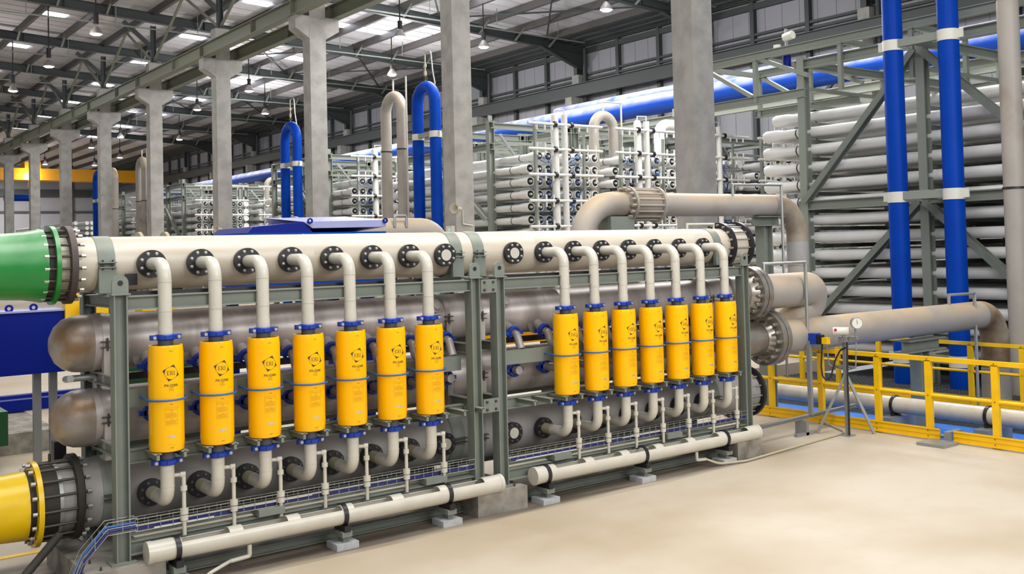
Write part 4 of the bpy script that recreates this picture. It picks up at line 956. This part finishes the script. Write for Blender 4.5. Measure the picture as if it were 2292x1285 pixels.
railing(12.4, 1.5, 11.4, 0, (10.68, 9.72, 8.73, 7.92, 6.96, 5.9, 4.9, 3.9), 'nearer yellow safety railing beside the tripod stand', (7.55, 7.75))
railing(16.75, 2, 14.2, -.25, (13.6, 12.7, 11.75, 10.75, 9.85, 8.9, 8.0, 7.0), 'farther yellow safety railing in front of the blue risers')
t = T('channel_pipe', 'long ivory pipe lying in the blue channel behind the yellow railing', 'pipe', (13.6, 5, .06))
P('barrel', MB().cyl((13.6, -2, .19), (13.6, 13.5, .19), .125, n=28), 'cream', t)
for y in (9.25, 8.0-.28): P('clamp', MB().ring((13.6, y, .19), (0, 1, 0), .12, .145, .045, 28).bb(13.5, 13.7, y, y+.05, .02, .08), 'black', t)
for i, y in enumerate((9.25, 7.7)): one('pipe_cradle', MB().bb(13.3, 13.95, y-.1, y+.12, -.35, .03), 'galv', 'grey cradle under the channel pipe, %s from the left' % ORD[i], 'cradle', 'channel pipe cradles')
one('channel_conduit', MB().cyl((12.62, -2, .02), (12.62, 12, .02), .022, n=10), 'galv', 'thin grey conduit running just behind the near kick board', 'conduit')
t = T('bracket_plate', 'grey steel plate and bracket bolted at the gap in the yellow kick board', 'bracket', (12.2, 7.65, 0)); P('plate', MB().bb(11.95, 12.3, 7.45, 7.85, 0, .04), 'galv', t); P('upright', MB().bb(12.3, 12.62, 7.58, 7.66, .04, .15), 'galv', t)
# unistrut running to the vent foot
one('strut_channel', MB().hbeam((10.2, 9.35, .22), (12.9, 9.5, .24), .06, .05, .008).bb(11.75, 11.8, 9.4, 9.46, .24, 1.3), 'galv', 'galvanised strut channel running right from the foot of the rack', 'bracket')
one('floor_strut', MB().bb(11.3, 11.75, 9.3, 9.36, .0, .04).bb(11.5, 11.56, 9.3, 9.5, .0, .2), 'galv', 'small galvanised foot of the strut channel', 'bracket')
t = T('gauge_tripod', 'galvanised tripod stand carrying a dial gauge and a transmitter', 'tripod', (11.95, 8.9, 0))
P('pole', MB().bar((11.88, 8.88, 0), (11.95, 8.94, 1.33), .05, .05), 'galv', t)
for a, b in ((11.74, 9.3), (12.235, 8.7)): P('leg', MB().bar((a, b, 0), (11.93, 8.92, .85), .05, .035), 'galv', t)
P('foot', MB().bb(11.8, 11.95, 8.8, 8.95, 0, .015), 'galv', t); P('cross_arm', MB().bar((11.93, 9.1, .95), (11.93, 8.75, .95), .03, .03), 'galv', t)
P('black_cable', MB().tube([(11.9, 8.86, 1.3), (11.87, 8.85, .8), (11.86, 8.84, .4), (11.84, 8.83, .02)], .014, R=.2, n=8), 'cableb', t)
P('impulse_tube', MB().tube([(11.93, 9.55, 1.38), (11.93, 9.25, 1.38), (11.93, 9.2, .95), (11.93, 8.92, .9), (11.93, 8.75, .95), (11.93, 8.73, 1.3)], .009, R=.05, n=8), 'galv', t)
t = T('dial_gauge', 'round white dial pressure gauge at the top of the tripod', 'gauge', (11.95, 8.75, 1.4))
P('case', MB().cyl((11.95, 8.74, 1.57), (11.9, 8.68, 1.57), .082, n=28), 'galv', t); P('dial', MB().cyl((11.9, 8.68, 1.57), (11.896, 8.675, 1.57), .07, n=28), 'white2', t)
P('needle', MB().bar((11.893, 8.672, 1.56), (11.893, 8.68, 1.63), .004, .004), 'cableb', t); P('stem', MB().cyl((11.95, 8.75, 1.33), (11.95, 8.75, 1.5), .014, n=8).box((11.95, 8.78, 1.36), (.06, .12, .04)), 'galv', t)
t = T('white_transmitter', 'white cylindrical pressure transmitter beside the dial gauge', 'transmitter', (11.95, 8.9, 1.38))
P('head', MB().cyl((11.82, 9.03, 1.45), (11.94, 8.85, 1.45), .056, n=20), 'white2', t); P('red_cap', MB().cyl((11.83, 8.99, 1.47), (11.78, 8.96, 1.475), .02, n=12), 'pinkr', t); P('neck', MB().cyl((11.93, 8.92, 1.3), (11.9, 8.93, 1.42), .025, n=10).box((11.93, 8.93, 1.33), (.1, .12, .08)), 'galv', t)
t = T('blue_valve', 'small blue solenoid valve with a yellow plug on the vent pipe', 'valve', (11.8, 9.45, 1.3))
P('valve_body', MB().box((11.82, 9.36, 1.33), (.12, .13, .15)).cyl((11.82, 9.42, 1.33), (11.82, 9.3, 1.33), .06), 'blue', t); P('coil', MB().box((11.82, 9.26, 1.32), (.09, .08, .13)), 'black', t); P('plug', MB().box((11.82, 9.16, 1.31), (.08, .09, .09)), 'railing', t)
one('signal_cable', MB().tube([(11.85, 9.25, 1.25), (11.8, 9.24, .95), (11.8, 9.22, .78), (11.83, 9.12, .75), (11.88, 9.05, 1.05), (11.9, 8.98, 1.18), (11.92, 8.9, 1.22)], .012, R=.08, n=8), 'cableb', 'black looped cable hanging between the blue valve and the tripod', 'cable')
# ------------------------------------------------------------------ left background
t = T('navy_cabinet', 'dark blue switch cabinet raised on perforated posts at the left edge', 'cabinet', (2.45, 13, 0))
P('body', MB().bb(2.02, 2.8, 13, 13.5, 1.45, 2.15), 'dblue', t); P('lid', MB().bb(2.0, 2.82, 12.98, 13.55, 2.15, 2.17), 'topblue', t)
for x in (2.55, 2.72): P('post', MB().bb(x-.04, x+.04, 13.2, 13.28, 0, 1.45), 'galv', t)
for x in (2.25, 2.5): P('lifting_eye', MB().ring((x, 13.1, 2.2), (0, 1, 0), .02, .045, .015, 14), 'dblue', t)
one('floor_slab', MB().bb(-6, 3.42, 16.4, 19, 0, .3), 'conc_side', 'low raised concrete slab on the floor at the left edge', 'slab')
one('green_machine_base', MB().bb(1.2, 2.62, 15.4, 16.2, .3, .75), 'grn', 'dark green machine base at the left edge', 'machine')
one('floor_stripe', MB().bb(-3, 2.4, 10.75, 10.85, 0, .006), 'railing', 'faded yellow stripe painted on the floor behind the yellow pipe', 'stripe')
one('blue_floor_rail', MB().bb(-4, 12, 21, 21.2, .05, .3), 'dblue', 'dark blue low rail on the floor beyond the rack', 'rail')
one('blue_floor_rail', MB().bb(-4, 12, 18.6, 18.8, .32, .5), 'dblue', 'blue rail just beyond the raised slab', 'rail')
t = T('pale_blue_cabinet', 'pale blue cabinet cut by the left edge below the green pipe', 'cabinet', (1.4, 12, 0)); P('body', MB().bb(1.2, 1.92, 12, 12.6, .9, 2.45), 'topblue', t); P('lower_panel', MB().bb(1.2, 1.9, 11.98, 12, 1.2, 2.05), 'dblue', t)
for i, (x, z, ww) in enumerate(((2.98, 2.2, .2), (3.2, 2.24, .18), (3.55, 2.21, .16), (3.8, 2.21, .14))):
    yb = one('yellow_motor_box', MB().bb(x, x+ww, 12.6, 12.9, z-.12, z+.06), 'railing', 'yellow box seen through the gap under the cream header, %s from the left' % ORD[i], 'box', 'yellow boxes behind the rack')
    P('pedestal', MB().bb(x+.04, x+ww-.04, 12.66, 12.84, 0, z-.12), 'darkst', yb)
one('yellow_post', MB().bb(2.8, 3.02, 12.95, 13.1, 1.7, 2.6), 'railing', 'yellow upright right of the navy cabinet', 'post')
q = one('yellow_trough', MB().bb(7.3, 9.6, 12.2, 12.7, 1.35, 1.75), 'craney', 'yellow machine part glimpsed between the two steel headers', 'machine')
for x in (7.5, 9.4): P('leg', MB().bb(x-.06, x+.06, 12.3, 12.6, 0, 1.35), 'darkst', q)
q = one('background_pump', MB().cyl((3, 12.3, 1.5), (4.3, 12.3, 1.5), .28, n=24), 'grn', 'green pump casing glimpsed behind the left canisters', 'machine')
P('base', MB().bb(3.2, 4.1, 12.15, 12.45, 0, 1.25), 'darkst', q)
# horns and boxes on columns
for k, lab in ((1, 'second'), (3, 'fourth')):
    y = HY0+BAY*k; t = T('horn_speaker', 'small horn loudspeaker on the %s concrete column from the right' % lab, 'loudspeaker', (HX-.32, y, 4))
    z = 3.95
    P('horn', MB().lathe((HX-.2, y-.38, z), (-1, -.5, 0), [(0, 0), (0, .05), (.18, .06), (.36, .15), (.36, .13), (.2, .04), (.2, 0)], 16), 'cream', t); P('conduit', MB().tube([(HX-.1, y-.34, z-.05), (HX-.1, y-.34, z-.45), (HX+.25, y-.34, z-.5)], .015, n=6), 'pvc', t)
t = T('exit_light_box', 'small grey junction box with a green light low on the nearest concrete column', 'box', (HX-.3, HY0-.36, 3.5)); P('case', MB().bb(HX-.35, HX+.2, HY0-.46, HY0-.321, 3.5, 3.75), 'white2', t); P('indicator', MB().bb(HX-.25, HX-.21, HY0-.468, HY0-.46, 3.62, 3.66), 'ledg', t)
t = T('exit_light_box', 'small grey junction box with a green light on the second concrete column', 'box', (HX-.34, HY0+BAY-.2, 3.1)); P('case', MB().bb(HX-.42, HX-.321, HY0+BAY-.25, HY0+BAY+.1, 3.2, 3.45), 'white2', t); P('indicator', MB().bb(HX-.428, HX-.42, HY0+BAY-.1, HY0+BAY-.06, 3.32, 3.36), 'ledg', t)
